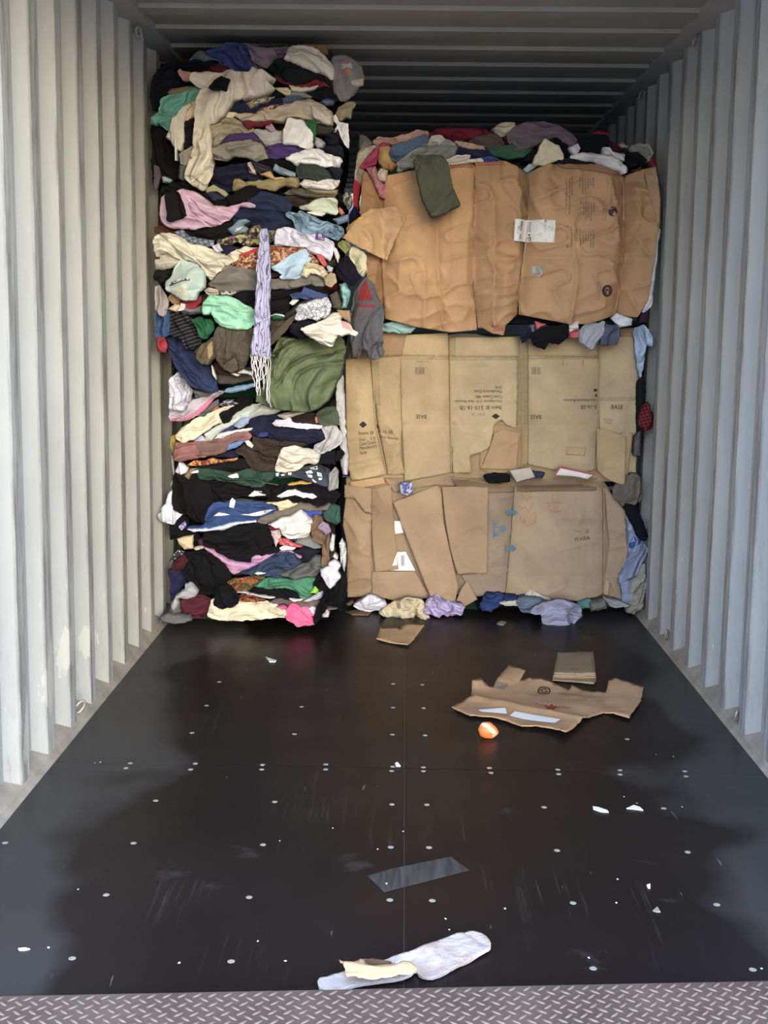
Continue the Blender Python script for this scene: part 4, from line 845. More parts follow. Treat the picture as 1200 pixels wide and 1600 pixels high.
K('tights', 'tights', 'brown tights dangling at the right of the lower stack', (130, 99, 76), 12, 'l 688,562 720,528 792,540 802,592 760,642 800,702 872,742 882,792 n 872,20 872,252 798,262 808,30 l 800,852 700,802 678,682', ang=1.5, bulge=.022)
K('underwear', 'underwear', 'lilac grey underwear hanging over the brown tights', (144, 124, 154), 13, 'l 748,662 800,608 870,640 893,712 840,744 770,692', bulge=.03)
K('underwear', 'underwear', 'white strappy underwear right of the brown tights', (214, 216, 224), 9, 'l 868,872 910,738 938,760 932,918 n 902,82 868,42', ang=1.4)
K('bed_sheet', 'sheet', 'white cloth sliver between the lower stacks', (209, 212, 222), 2, 'l 988,832 1020,780 1052,850 1062,918 n 1062,202 1042,322 1000,152 988,0', ang=1.5)
# --- bottom of the lower bale
K('scarf', 'scarf', 'black and white speckled scarf by the left wall near the floor', (52, 52, 58), 4, 'm 168,202 220,110 280,55 345,100 260,164', pat=('dots', (215, 215, 220), 70))
K('sweater', 'sweater', 'dark maroon sweater under the speckled scarf', (78, 23, 34), 5, 'm 195,242 260,160 340,103 405,160 382,242 330,284 230,294')
K('jeans', 'jeans', 'dark indigo jeans against the left wall near the floor', (31, 29, 73), 4, 'm 158,282 230,270 330,290 355,422 260,524 190,642 183,382')
K('coat', 'coat', 'big black coat bulging low on the left', (15, 16, 24), 7, 'm 345,100 560,58 700,140 800,218 864,332 842,424 780,454 700,524 660,564 500,544 400,424 338,342 328,282 400,182', bulge=.05)
K('sock', 'sock', 'grey white sock folded low by the left wall', (169, 169, 179), 7, 'm 188,692 250,560 350,500 358,440 400,423 460,458 492,510 462,572 380,594 280,594 262,682 230,762', bulge=.03)
K('towel', 'towel', 'dull grey towel hanging to the floor in the left corner', (94, 98, 101), 6, 'm 148,772 200,690 305,625 314,784 240,794')
K('towel', 'towel', 'grey rolled towel on the floor in the left corner', (99, 99, 102), 11, 'm 73,792 140,773 300,788 400,783 428,832 340,874 240,880 130,870 68,864', bulge=.045, back=.12)
K('skirt', 'skirt', 'burgundy pleated skirt near the floor on the left', (84, 23, 44), 7, 'm 306,602 500,558 620,600 644,620 608,762 603,804 480,815 298,784', bulge=.03, fold=0.021, ang=0)
K('t_shirt', 'shirt', 'black cloth flap over the cream trousers near the floor', (18, 18, 28), 12, 'm 688,482 800,448 922,558 934,652 860,692 760,718 662,672', bulge=.025)
K('t_shirt', 'shirt', 'black shirt band above the orchid scarf', (20, 20, 28), 7, 'm 560,22 1200,30 n 330,20 335,60 300,92 30,150 m 1085,215 900,202 800,172 680,85')
K('scarf', 'scarf', 'orchid purple scarf sagging in a curve near the bottom', (190, 135, 185), 8, 'm 556,30 600,40 680,90 800,170 900,200 1080,215 1085,150 1200,140 n 30,150 300,88 460,73 584,130 562,164 480,112 300,98 0,274 m 1070,284 960,304 880,328 810,244 720,154 600,84', bulge=.015)
K('trousers', 'trousers', 'dark denim blue sweatpants near the bottom', (44, 65, 99), 10, 'm 945,315 n 0,290 200,170 310,98 420,88 500,118 574,200 480,272 380,312 300,332 402,362 200,358 100,344', bulge=.04)
K('t_shirt', 'shirt', 'charcoal grey t-shirt right of the dark denim sweatpants', (94, 96, 99), 10, 'n 298,322 420,298 560,228 640,218 720,128 787,128 794,272 740,344 620,374 480,388 410,354', bulge=.03)
K('t_shirt', 'shirt', 'navy t-shirt right of the orchid scarf end', (29, 31, 47), 9, 'n 466,82 600,26 700,58 794,80 722,132 650,218 568,198 584,130')
K('paper_tag', 'tag', 'small white print scrap under the denim sweatpants', (219, 228, 238), 12, 'n 28,322 90,303 168,325 90,344', bulge=.004)
K('blouse', 'blouse', 'green and gold floral blouse near the bottom', (108, 88, 42), 8, 'm 815,432 880,390 1000,378 1100,360 1200,348 n 174,368 60,442 40,474 0,484 m 1100,492 1000,518 890,518 848,482', pat=('floral', (60, 80, 40), 93, (165, 80, 40)))
K('t_shirt', 'shirt', 'jade green t-shirt near the bottom of the left stack', (68, 140, 109), 10, 'n 43,452 180,383 300,373 470,393 560,373 744,368 692,442 702,492 662,522 682,562 610,604 560,594 540,532 400,482 200,492 100,474', bulge=.03)
K('tissue', 'tissue', 'lime green scrap at the end of the jade t-shirt', (156, 230, 44), 12, 'n 662,542 720,463 768,490 742,548', bulge=.012)
K('leggings', 'leggings', 'black leggings strip under the jade green t-shirt', (16, 18, 26), 9, 'n 0,502 60,468 200,488 380,473 564,540 574,604 450,608 270,584 100,544')
K('sash', 'sash', 'pale grey trim strip above the red floral cloth', (189, 189, 199), 9, 'm 900,535 1020,525 n 0,550 140,563 284,590 200,604 60,574 m 1010,545', bulge=.008)
K('shirt', 'shirt', 'pale blue shirt tail under the lime scrap', (189, 199, 229), 9, 'n 596,632 720,558 819,513 804,594 640,634')
K('sash', 'sash', 'thin white curl under the jade green t-shirt', (219, 222, 229), 10, 'n 436,605 520,613 614,593 560,628 480,634', bulge=.008)
K('skirt', 'skirt', 'dark red floral skirt above the cream trousers on the floor', (114, 48, 38), 8, 'm 915,592 1000,543 1200,600 n 205,632 150,658 0,664 m 940,664', pat=('floral', (70, 28, 28), 93, (160, 100, 50)))
K('trousers', 'trousers', 'taupe brown trousers above the pink t-shirt', (104, 89, 84), 8, 'n 195,652 330,598 480,628 640,638 784,608 764,684 620,704 440,694 300,684')
K('trousers', 'trousers', 'cream wide trousers lying along the floor edge', (219, 209, 185), 11, 'm 606,792 618,700 650,608 668,672 770,712 860,692 930,640 960,662 1100,660 1200,658 n 160,653 310,688 412,720 414,802 200,822 0,832 m 1000,838 800,844 660,828', bulge=.05, fold=0.027, ang=.12, back=.12)
K('t_shirt', 'shirt', 'hot pink t-shirt spilling onto the floor', (230, 80, 146), 13, 'n 413,722 440,688 520,698 560,738 610,798 700,858 714,885 640,892 530,908 470,862 406,832', bulge=.03, fold=0.021, back=.12)
K('t_shirt', 'shirt', 'hot pink sleeve left above the pink t-shirt', (222, 90, 150), 12, 'n 296,692 380,678 418,710 350,718')
K('t_shirt', 'shirt', 'hot pink fold right of the pink t-shirt', (228, 94, 154), 11, 'n 556,715 640,703 704,790 660,814 588,782')
K('underwear', 'underwear', 'lilac white scrap between pink t-shirt and black leggings', (209, 195, 219), 10, 'n 638,732 690,698 734,710 712,784 668,772')
K('leggings', 'leggings', 'black leggings draped down to the floor at the stack corner', (15, 15, 22), 12, 'n 698,442 760,348 810,298 870,488 1002,372 968,290 1000,238 1062,370 1074,502 1032,642 1012,742 970,692 860,672 840,722 760,842 720,892 703,832 760,682 800,582 822,522', bulge=.035, back=.1)
K('bra', 'bra', 'white lace bra hanging over the black leggings', (216, 214, 240), 15, 'n 778,287 880,248 880,208 940,168 1004,230 962,292 1004,362 890,494 858,462 798,362', bulge=.03)
K('tissue', 'tissue', 'tiny white scrap above the white lace bra', (219, 219, 229), 11, 'n 916,142 940,108 978,150 962,188', bulge=.01)
K('sock', 'sock', 'lilac sock end on the floor behind the black leggings', (209, 195, 219), 9, 'n 796,772 850,718 884,760 867,808 803,808')
K('towel', 'towel', 'taupe cloth end behind the black leggings at the floor', (114, 108, 104), 8, 'n 846,682 960,688 984,712 860,734')

# ---------------------------------------------------------------- right stack: bales wrapped in flattened cardboard
class Face:
    def __init__(s, Y, zlo, zhi, bul, grooves, seed):
        s.Y, s.zlo, s.zhi, s.bul, s.seed = Y, zlo, zhi, bul, seed
        s.gr = [(face_uv(PX(g), Y), dp, w) for g, dp, w in grooves]
    def base(s, P):
        t = (P[:, 1] - (s.zlo + s.zhi) / 2) / ((s.zhi - s.zlo) / 2)
        b = s.bul * (1 - np.clip(np.abs(t), 0, 1.1) ** 3)
        for uv, dp, w in s.gr:
            d = seg_dist(P, uv[:-1], uv[1:]).min(1); b = b - dp * np.exp(-(d / w) ** 1.3)
        return b + .006 * vn(P[:, 0] * 5, P[:, 1] * 4, s.seed)
class Sheet:
    pass
def sheet(name, parent, face, poly, layer, rgb, crease=(), crumple=.004, rag=0.0, lift=None, gloss=.75, th=.004, step=.009, m=None, label=None, cs=1.0):
    s = Sheet(); s.face = face; _sid[0] += 7; sd = _sid[0]
    Y = face.Y; px = PX(poly); uv = face_uv(px, Y)
    if area(uv) < 0: uv = uv[::-1]
    uv = resample(uv, .02 if not rag else .007)
    if rag:
        n_ = len(uv); k = np.arange(n_) * 1.0
        uv = uv + rag * np.stack([vn(k * .9, k * 0, sd), vn(k * .9, k * 0 + 3, sd + 1)], 1)
    cr = [(face_uv(PX(c[0]), Y), c[1], c[2]) for c in crease]
    lf = None
    if lift is not None: a = face_uv(PX(lift[0]), Y); lf = (a[0], a[1] - a[0], lift[1])
    def out(P):
        h = face.base(P) + .006 * layer
        c1 = 1 - np.abs(vn(P[:, 0] * 9 * cs + 40, P[:, 1] * 6 * cs + 3, sd)); c2 = vn(P[:, 0] * 4 + 9, P[:, 1] * 3.3, sd + 3)
        c3 = 1 - np.abs(vn(P[:, 0] * 12 * cs + P[:, 1] * 7 * cs, P[:, 1] * 14 * cs - P[:, 0] * 5 * cs, sd + 4))
        h = h + crumple * (1.6 * c1 ** 4 + 1.5 * c2 + 1.5 * c3 ** 5)
        for q, amp, w in cr:
            d = seg_dist(P, q[:-1], q[1:]).min(1); h = h + amp * np.exp(-d / w)
        if lf is not None:
            t = np.clip(((P - lf[0]) @ lf[1]) / (lf[1] @ lf[1]), 0, 1.3); h = h + lf[2] * t ** 1.6
        return h
    s.out = out
    pts, tris, ov, n = tri_region(uv, step, sd)
    hh = out(pts); org = np.array(parent.location) if parent is not None else np.array([pts[:, 0].mean(), Y, pts[:, 1].min()])
    Vf = [(p[0], Y - a, p[1]) for p, a in zip(pts, hh)]; nV = len(Vf)
    Vb = [(p[0], Y - a + th, p[1]) for p, a in zip(pts, hh)]
    tris = [t if area(pts[list(t)]) > 0 else t[::-1] for t in tris]
    rim = {}
    for i, os_ in enumerate(ov):
        for q in os_:
            if q < n: rim[q] = i
    order = [rim[q] for q in range(n) if q in rim]
    Fc = list(tris) + [tuple(nV + q for q in t[::-1]) for t in tris]
    for j in range(len(order)):
        k = (j + 1) % len(order); Fc.append((order[k], order[j], nV + order[j], nV + order[k]))
    me = mesh_from(name, Vf + Vb, Fc, False, origin=org)
    sm_ = [len(p.vertices) == 3 for p in me.polygons]; me.polygons.foreach_set('use_smooth', sm_)
    s.o = new_obj(name, me, m or card_mat(rgb, gloss), parent)
    if parent is None: s.o.location = org
    if label: s.o['label'] = label
    s.org = org; s.wo = org
    return s
def print_mesh(s, name, polys, m, eps=.0034):
    """flat print made of pixel-space polygons laid on a sheet"""
    V = []; Fc = []
    for q in polys:
        uv = face_uv(np.asarray(q, float), s.face.Y)
        if area(uv) < 0: uv = uv[::-1]
        h = s.out(uv) + eps; b0 = len(V)
        V += [(p[0], s.face.Y - a, p[1]) for p, a in zip(uv, h)]; Fc.append(tuple(range(b0, b0 + len(uv))))
    o = new_obj(name, mesh_from(name, V, Fc, origin=s.org), m, s.o)
    if len(polys) > 1: o['kind'] = 'stuff'
    return o
def bar(x, y, w, h, rot=0.0):
    c, sn = math.cos(rot), math.sin(rot)
    return [(x + a * c - b_ * sn, y + a * sn + b_ * c) for a, b_ in ((-w / 2, -h / 2), (w / 2, -h / 2), (w / 2, h / 2), (-w / 2, h / 2))]
_tc = {}
def text_tris(txt):
    if txt in _tc: return _tc[txt]
    cu = bpy.data.curves.new('t', 'FONT'); cu.body = txt; cu.size = 1; cu.resolution_u = 2
    ob = bpy.data.objects.new('t', cu); COL.objects.link(ob); dg = bpy.context.evaluated_depsgraph_get(); dg.update()
    me = ob.evaluated_get(dg).to_mesh(); v = np.array([q.co[:2] for q in me.vertices]); f = [tuple(p.vertices) for p in me.polygons]
    ob.evaluated_get(dg).to_mesh_clear(); COL.objects.unlink(ob); bpy.data.objects.remove(ob); bpy.data.curves.remove(cu)
    lo, hi = v.min(0), v.max(0); v = (v - (lo + hi) / 2) / (hi - lo)          # unit box
    _tc[txt] = (v, f); return v, f
def text(s, txt, cx, cy, w, h, rot=0.0, m=None, name='lettering', eps=.004):
    v, f = text_tris(txt); c, sn = math.cos(rot), math.sin(rot)
    x, y = v[:, 0] * w, -v[:, 1] * h
    px = np.stack([cx + x * c - y * sn, cy + x * sn + y * c], 1)
    uv = face_uv(px, s.face.Y); hh = s.out(uv) + eps
    V = [(p[0], s.face.Y - a, p[1]) for p, a in zip(uv, hh)]
    return new_obj(name, mesh_from(name, V, f, origin=s.org), m or M_INK, s.o)
def q_(crop, x, y): ox, oy, sc = CROP[crop]; return ox + x / sc, oy + y / sc
def strap(parent, face, poly, out_fn, r=.0026, m=None, name='strap', eps=.004):
    px = PX(poly); n = 26; seg = np.linspace(0, len(px) - 1, n)
    px = np.stack([np.interp(seg, np.arange(len(px)), px[:, k]) for k in (0, 1)], 1)
    uv = face_uv(px, face.Y); h = out_fn(uv) + eps; org = np.array(parent.location)
    V, Fc = tube_data([(p[0], face.Y - a, p[1]) for p, a in zip(uv, h)], r, 6)
    return new_obj(name, mesh_from(name, V, Fc, True, origin=org), m or M_STRAP, parent)
M_STRAP = plain('strap_plastic', (172, 150, 120), .35, var=.05, k=1)
m, nt, b = nmat('packing_tape'); b.inputs['Base Color'].default_value = (.62, .52, .33, 1); b.inputs['Roughness'].default_value = .12
b.inputs['Alpha'].default_value = .22; M_TAPE = m
M_REDP = plain('red_print', (158, 78, 68), .8, k=1); M_BLUE = plain('blue_print', (88, 112, 136), .8, k=1); M_PENC = plain('brown_marker', (158, 112, 82), .8, k=1)
M_GREYP = plain('grey_print', (120, 108, 96), .8, k=1); M_FAINT = plain('faint_print', (150, 118, 92), .8, k=1)

v_, f_ = text_tris('B'); pxb = np.stack([500.6 + v_[:, 0] * 5.2, 369.0 - v_[:, 1] * 6.0], 1); uvb = face_uv(pxb, bra_c.Y); hb = bra_c.h(uvb) + .011
new_obj('white_letter', mesh_from('white_letter', [(p[0], bra_c.Y - a, p[1]) for p, a in zip(uvb, hb)], f_, origin=bra_c.org), M_PAPER, bra_o)
# ---- top bale
TB = empty('wrapped_bale', (.44, 6.35, 1.43)); tag(TB, 'top bale wrapped in creased brown cardboard with a white shipping label', 'bale', 'cardboard wrapped bales')
FT = Face(6.02, 1.455, 2.235, .055, [('D 350,225 352,500 365,640 372,800', 0.0266, .03), ('D 680,225 680,400 660,560 645,760', 0.0684, .035), ('D 1025,225 1024,500 1012,640 998,760', 0.0760, .032), ('D 488,200 484,800', 0.0380, .03), ('D 160,240 156,760', 0.0570, .05)], 11)
core_obj('packed_clothes', -.19, 1.12, 6.09, 7.1, 1.45, 2.17, parent=TB)
BR = (183, 141, 98)
t0 = sheet('cardboard_sheet', TB, FT, 'D 75,370 88,222 150,262 172,300 168,560 162,762 130,742 100,600 95,470', -4, (176, 132, 92), crumple=0.0120)
t1 = sheet('cardboard_sheet', TB, FT, 'D 165,242 275,224 480,203 490,212 484,470 497,798 400,806 280,787 165,757 154,560 160,420', 1, (200, 155, 109), crumple=0.0105,
           crease=[('D 165,300 480,290', -0.0057, .012), ('D 160,640 490,640', -0.0057, .015), ('D 352,230 352,500 372,800', -0.0114, .008), ('D 220,690 330,610', 0.0076, .012)])
t2 = sheet('cardboard_sheet', TB, FT, 'D 490,192 600,190 682,232 682,400 645,640 642,742 600,780 500,792 482,640 470,480 486,300', 2, (189, 145, 102), crumple=0.0135, rag=.0015,
           crease=[('D 490,480 640,535', -0.0152, .010), ('D 540,260 535,520', 0.0114, .010), ('D 595,560 580,770', -0.0114, .012), ('D 530,640 640,620', 0.0095, .012), ('D 600,560 640,535', 0.0133, .008)])
t3 = sheet('cardboard_sheet', TB, FT, 'D 680,232 770,196 900,196 1026,236 1026,500 1002,742 900,777 830,777 650,742 645,660 680,400', 2, (196, 151, 106), crumple=0.0150, cs=.8,
           crease=[('D 700,335 790,300 830,330', 0.0171, .012), ('D 760,260 830,330', -0.0114, .010), ('D 665,540 800,540 1010,545', -0.0152, .010), ('D 690,560 900,580', 0.0095, .02), ('D 960,475 1000,390 1025,330', 0.0190, .010),
                   ('D 985,380 1005,480', 0.0190, .008), ('D 900,480 1020,530', 0.0133, .010), ('D 830,775 840,700 1000,620', 0.0095, .014), ('D 780,330 850,420', -0.0114, .012), ('D 720,640 840,660', 0.0076, .02)])
t3b = sheet('cardboard_flap', TB, FT, 'D 768,196 900,193 945,196 1027,232 990,244 880,224 800,218', 5, (166, 122, 82), crumple=0.0060)
t4 = sheet('cardboard_sheet', TB, FT, 'D 1028,238 1130,212 1146,330 1132,480 1110,690 1070,752 1000,747 1006,690 1026,480', 1, (190, 145, 101), crumple=0.0150,
           crease=[('D 1035,290 1110,300', 0.0133, .012), ('D 1030,500 1070,420 1110,350', -0.0190, .010), ('D 1030,510 1130,470', -0.0190, .008), ('D 1040,340 1105,320', -0.0114, .010), ('D 1030,535 1120,545', -0.0095, .008), ('D 1010,640 1100,650', 0.0076, .02)])
t4b = sheet('cardboard_flap', TB, FT, 'D 1092,232 1134,213 1146,330 1142,440 1122,370 1104,300', 5, (185, 143, 101), crumple=0.0045)
t5 = sheet('torn_flap', TB, FT, 'D 18,476 60,420 110,370 150,366 205,358 240,402 200,480 172,553 90,515', 12, (206, 166, 122), crumple=.012, rag=.003, lift=('D 180,380 40,500', .04), cs=1.4)
t6 = sheet('torn_flap', TB, FT, 'D 508,786 600,772 640,744 598,780 592,817 550,810', 6, (185, 141, 99), crumple=.006, rag=.002)
zig = []
for (x0, x1, y0, y1) in ((395, 480, 205, 222), (494, 596, 192, 211)):
    n = int((x1 - x0) / 9)
    for k in range(n):
        for r in (0, 1):
            cx = x0 + (k + .5) * 9 + (4.5 if r else 0); cy = y0 + (y1 - y0) * (.3 + .45 * r) - (cx - x0) * .02
            X, Yp = q_('D', cx, cy); zig.append([(X - 1.9, Yp), (X, Yp - 1.7), (X + 1.9, Yp), (X, Yp + 1.7)])
print_mesh(t1, 'red_border', zig[: 2 * int(85 / 9)], M_REDP); print_mesh(t2, 'red_border', zig[2 * int(85 / 9):], M_REDP)
print_mesh(t6, 'red_border', [[(X - 1.8, Yq), (X, Yq - 1.7), (X + 1.8, Yq), (X, Yq + 1.7)] for X, Yq in [q_('D', 560 + 9 * (k % 4), 790 + 8 * (k // 4)) for k in range(8)]], M_REDP)
# shipping labels
lab = sheet('shipping_label', TB, FT, 'D 629,402 773,406 770,487 625,480', 2, (240, 242, 246), crumple=.0, m=M_PAPER, th=.001, step=.012, label='white shipping label with black barcodes')
lab.out = (lambda P, f=FT.base: f(P) + .034)
rb = random.Random(5)
def V3(crop, polys): return [[q_(crop, *p) for p in poly] for poly in polys]
CROP['V'] = (780, 330, 12.0)
bars = []
for k in range(26): bars.append(bar(408 - k * 1.3, 215 + k * 12.8, 44, rb.choice((4, 6, 8))))
for k in range(9): bars.append(bar(345 - k, 300 + k * 16, 44, 7))
for k in range(12): bars.append(bar(565 - k * .6, 215 + k * 17, rb.choice((50, 62, 40)), 7))
for k in range(3): bars.append(bar(555, 440 + k * 14, 34, 11))
bars += [bar(530, 520, 55, 12), bar(575, 520, 16, 60), bar(552, 555, 48, 12), bar(545, 500, 40, 10)]
grey = []
for k in range(14): grey.append(bar(830, 240 + k * 14, 52, 5))
for k in range(6): grey.append(bar(960, 250 + k * 30, 55, 8)); grey.append(bar(690, 210 + (k % 2) * 250, 60, 8)); grey.append(bar(620, 220 + k * 60, 8, 30))
for k in range(4): grey.append(bar(740, 430 + k * 16, 55, 6))
M_LG = plain('pale_print', (176, 184, 190), .8, k=1)
# the label itself sits proud of the crumpled sheet
for v in lab.o.data.vertices: pass
uvl = np.array([(v.co.x + lab.org[0], v.co.z + lab.org[2]) for v in lab.o.data.vertices]); hl = np.maximum(t3.out(uvl), t2.out(uvl)) + .003
nh = len(uvl) // 2
for i, v in enumerate(lab.o.data.vertices): v.co.y = FT.Y - hl[i] + (0 if i < nh else .001) - lab.org[1]
lab.out = lambda P: np.maximum(t3.out(P), t2.out(P)) + .003
print_mesh(lab, 'barcode', V3('V', bars), M_INK, .0015); print_mesh(lab, 'fine_print', V3('V', grey), M_LG, .0012)
lab2 = sheet('barcode_sticker', TB, FT, 'D 690,568 729,570 727,609 688,607', 2, (240, 242, 246), m=M_PAPER, th=.001, step=.02, label='small square white barcode sticker')
uvl = np.array([(v.co.x + lab2.org[0], v.co.z + lab2.org[2]) for v in lab2.o.data.vertices]); hl = t3.out(uvl) + .004
for i, v in enumerate(lab2.o.data.vertices): v.co.y = FT.Y - hl[i] - lab2.org[1]
lab2.out = lambda P: t3.out(P) + .004
print_mesh(lab2, 'barcode', V3('V', [bar(705, 1080 + k * 16, 80, 6) for k in range(9)]), M_GREYP, .0015)
# rotated printing on the big sheet
CROP['W'] = (860, 260, 6.6667)
def col_text(x, y0, y1, w, seed):          # a line of tiny unreadable print running down the sheet
    r = random.Random(seed); out = []; y = y0
    while y < y1:
        l = r.uniform(9, 26); l = min(l, y1 - y); out.append(bar(x, y + l / 2, w, l)); y += l + r.uniform(4, 7)
    return out
pb = []
for x, y0, y1 in ((145, 140, 430), (180, 140, 300), (205, 135, 320), (180, 320, 510), (290, 140, 235), (320, 140, 300), (350, 140, 305), (378, 140, 240), (405, 140, 205), (432, 130, 235),
                  (350, 385, 575), (375, 385, 560), (402, 385, 580), (325, 400, 520), (430, 390, 480), (295, 385, 410), (255, 665, 720), (290, 665, 830), (320, 680, 820), (345, 670, 800), (372, 680, 800), (398, 665, 860), (425, 665, 860), (195, 640, 860)):
    pb += col_text(x, y0, y1, 12, int(x + y0))
pb += [bar(160, 745, 24, 230)]
print_mesh(t3, 'printed_text', V3('W', pb), M_GREYP)
print_mesh(t3, 'printed_text', V3('W', col_text(525, 380, 580, 9, 1) + col_text(550, 380, 590, 9, 2) + col_text(470, 1205, 1400, 10, 3) + col_text(492, 1205, 1400, 10, 4)), M_FAINT)
def disc(cx, cy, rx, ry, n=20): return [(cx + rx * math.cos(2 * math.pi * k / n), cy + ry * math.sin(2 * math.pi * k / n)) for k in range(n)]
M_LOGO = plain('logo_ink', (62, 52, 50), .8, k=1); M_KRAFT = plain('kraft_line', (176, 138, 102), .8, k=1)
for (cx, cy, r) in ((628, 484, 52), (572, 1300, 62)):
    print_mesh(t3, 'round_logo', V3('W', [disc(cx, cy, r * .95, r)]), M_LOGO)
    X, Yp = q_('W', cx - 4, cy); text(t3, 'G', X, Yp, 6, 11, 0, M_KRAFT, eps=.0036)
X, Yp = q_('W', 572, 1325); text(t3, 'S', X, Yp, 4.5, 5, 0, M_KRAFT, eps=.0038)
for pth in ('D 680,232 681,400 664,560 650,742', 'D 1026,238 1025,500 1012,640 999,745'):
    strap(TB, FT, pth, lambda P: FT.base(P) + .018, r=.003)
strap(TB, FT, 'D 352,232 353,500 366,640 374,796', lambda P: FT.base(P) + .016, r=.0018)

# ---- middle bale
MB = empty('wrapped_bale', (.41, 6.6, .70)); tag(MB, 'middle bale wrapped in tan printed cardboard and clear tape', 'bale', 'cardboard wrapped bales')
FM = Face(6.20, .66, 1.41, .020, [('E 118,160 130,400 175,590', .020, .025), ('E 398,80 402,400 406,590', .022, .03), ('E 655,85 660,560', .024, .035), ('E 936,80 930,400 922,590', .022, .03), ('E 226,150 228,590', .012, .02)], 23)
core_obj('packed_clothes', -.27, 1.11, 6.24, 7.3, .70, 1.40, parent=MB)
TN = (190, 164, 122)
bk = sheet('cardboard_sheet', MB, FM, 'E 30,100 1070,70 1068,606 640,612 400,612 40,612', -3, (176, 146, 104), crumple=.003, step=.03)
m_ul = sheet('cardboard_flap', MB, FM, 'E 148,62 250,56 242,152 152,152', 0, (170, 134, 100), crumple=.003)
m0 = sheet('cardboard_sheet', MB, FM, 'E 24,165 112,160 122,250 132,400 167,560 172,580 45,602 34,560 26,400', 1, TN, crumple=.005, rag=.0012, crease=[('E 30,380 130,372', -.004, .01), ('E 40,540 165,505', .006, .01)])
m1 = sheet('cardboard_sheet', MB, FM, 'E 113,160 225,155 226,400 222,500 236,580 176,580 142,400 121,250', 0, (186, 159, 118), crumple=.006, rag=.0012, crease=[('E 130,390 220,390', -.004, .01), ('E 180,510 225,500', .006, .01)])
m2t = sheet('cardboard_flap', MB, FM, 'E 240,76 392,70 397,156 224,153', 1, (192, 165, 122), crumple=.004)
m2 = sheet('cardboard_sheet', MB, FM, 'E 222,152 396,156 400,400 405,572 236,602 226,400', 2, (188, 162, 122), crumple=.003, crease=[('E 226,400 402,402', -.006, .008)])
m3t = sheet('cardboard_flap', MB, FM, 'E 399,86 648,84 646,156 398,156', 1, (196, 170, 128), crumple=.003)
m4 = sheet('cardboard_sheet', MB, FM, 'E 640,100 682,100 680,540 642,562 560,582 506,560 508,500 560,400 640,410', 0, (178, 146, 102), crumple=.003)
m3 = sheet('cardboard_sheet', MB, FM, 'E 398,156 642,156 638,412 604,402 582,380 556,400 542,478 506,500 470,510 474,572 410,572 401,400', 3, (196, 172, 130), crumple=.004, rag=.002,
           crease=[('E 402,400 545,402', -.006, .008), ('E 452,230 460,280 462,340', .008, .006), ('E 530,160 530,380', .003, .006)])
m4f = sheet('torn_flap', MB, FM, 'E 556,428 590,414 652,430 636,562 510,557 540,482', 3, (188, 152, 106), crumple=.004, rag=.0015, lift=('E 600,560 620,425', .025), crease=[('E 540,480 640,470', -.005, .008)])
m5t = sheet('cardboard_flap', MB, FM, 'E 680,84 936,80 936,156 680,156', 1, (192, 166, 124), crumple=.003)
m5 = sheet('cardboard_sheet', MB, FM, 'E 680,155 936,157 931,400 921,562 850,577 680,542', 2, (190, 164, 124), crumple=.003, crease=[('E 680,400 930,400', -.004, .008), ('E 820,480 880,480', .004, .008)])
for xs in (804, 876): print_mesh(m5, 'handle_cut', [bar(*q_('E', xs, 176), 2.2, 9)], M_FAINT)
m5f = sheet('cardboard_flap', MB, FM, 'E 815,476 886,481 881,509 815,506', 4, (190, 156, 108), crumple=.002)
m6 = sheet('cardboard_sheet', MB, FM, 'E 940,62 1076,80 1076,310 1066,602 940,582 935,300', 1, (194, 168, 126), crumple=.004, crease=[('E 938,308 1076,306', -.007, .008)])
m6t = sheet('cardboard_flap', MB, FM, 'E 1008,54 1076,50 1077,84 1010,82', 3, (176, 140, 104), crumple=.002)
m7b = sheet('cardboard_flap', MB, FM, 'E 1008,424 1050,426 1030,600 1012,606', 6, (194, 162, 116), crumple=.003)
m7 = sheet('cardboard_flap', MB, FM, 'E 924,410 1000,428 1024,440 1016,612 960,592 924,562', 8, (190, 156, 110), crumple=.004, lift=('E 930,440 1020,520', .03))
m8 = sheet('cardboard_flap', MB, FM, 'E 38,606 160,586 166,611 44,637', 3, (190, 152, 108), crumple=.002)
M_INKB = plain('dark_print', (40, 34, 30), .8, k=1)
PI = math.pi
def etext(s, t, x, y, w, h, rot=0.0, m=None): X, Yp = q_('E', x, y); return text(s, t, X, Yp, w / 2.3077, h / 2.3077, rot, m or M_INKB)
def diamond(s, x, y, w, h):
    X, Yp = q_('E', x, y); w /= 2.3077; h /= 2.3077
    return print_mesh(s, 'diamond_logo', [[(X - w / 2, Yp), (X - w * .2, Yp - h * .32), (X, Yp - h / 2), (X + w * .2, Yp - h * .32), (X + w / 2, Yp), (X + w * .2, Yp + h * .32), (X, Yp + h / 2), (X - w * .2, Yp + h * .32)]], M_INKB)
CROP['Z'] = (545, 640, 12.0)
def ztext(s, t, x, y, w, h, rot=0.0):
    X, Yp = q_('Z', x, y); return text(s, t, X, Yp, w / 12, h / 12, rot, M_INKB)
diamond(m0, 87, 398, 28, 24)
ztext(m0, 'Item #', 328, 425, 275, 78, -.06); ztext(m0, 'Desc     510', 350, 540, 300, 55, -.08); ztext(m0, 'Case Count', 357, 612, 310, 66, -.13); ztext(m0, 'Manufacture', 367, 690, 320, 62, -.14); ztext(m0, 'Shift', 280, 795, 125, 55, -.08)
ztext(m1, '0-16-SB', 690, 402, 270, 72, .10); ztext(m1, '16oz Smooth', 760, 515, 340, 48, .10)
CROP['U'] = (690, 570, 9.2308)
def utext(s, t, xr, xl, y, h):
    X, Yp = q_('U', (xr + xl) / 2, y); return text(s, t, X, Yp, (xr - xl) / 9.2308, h / 9.2308, PI, M_INKB)
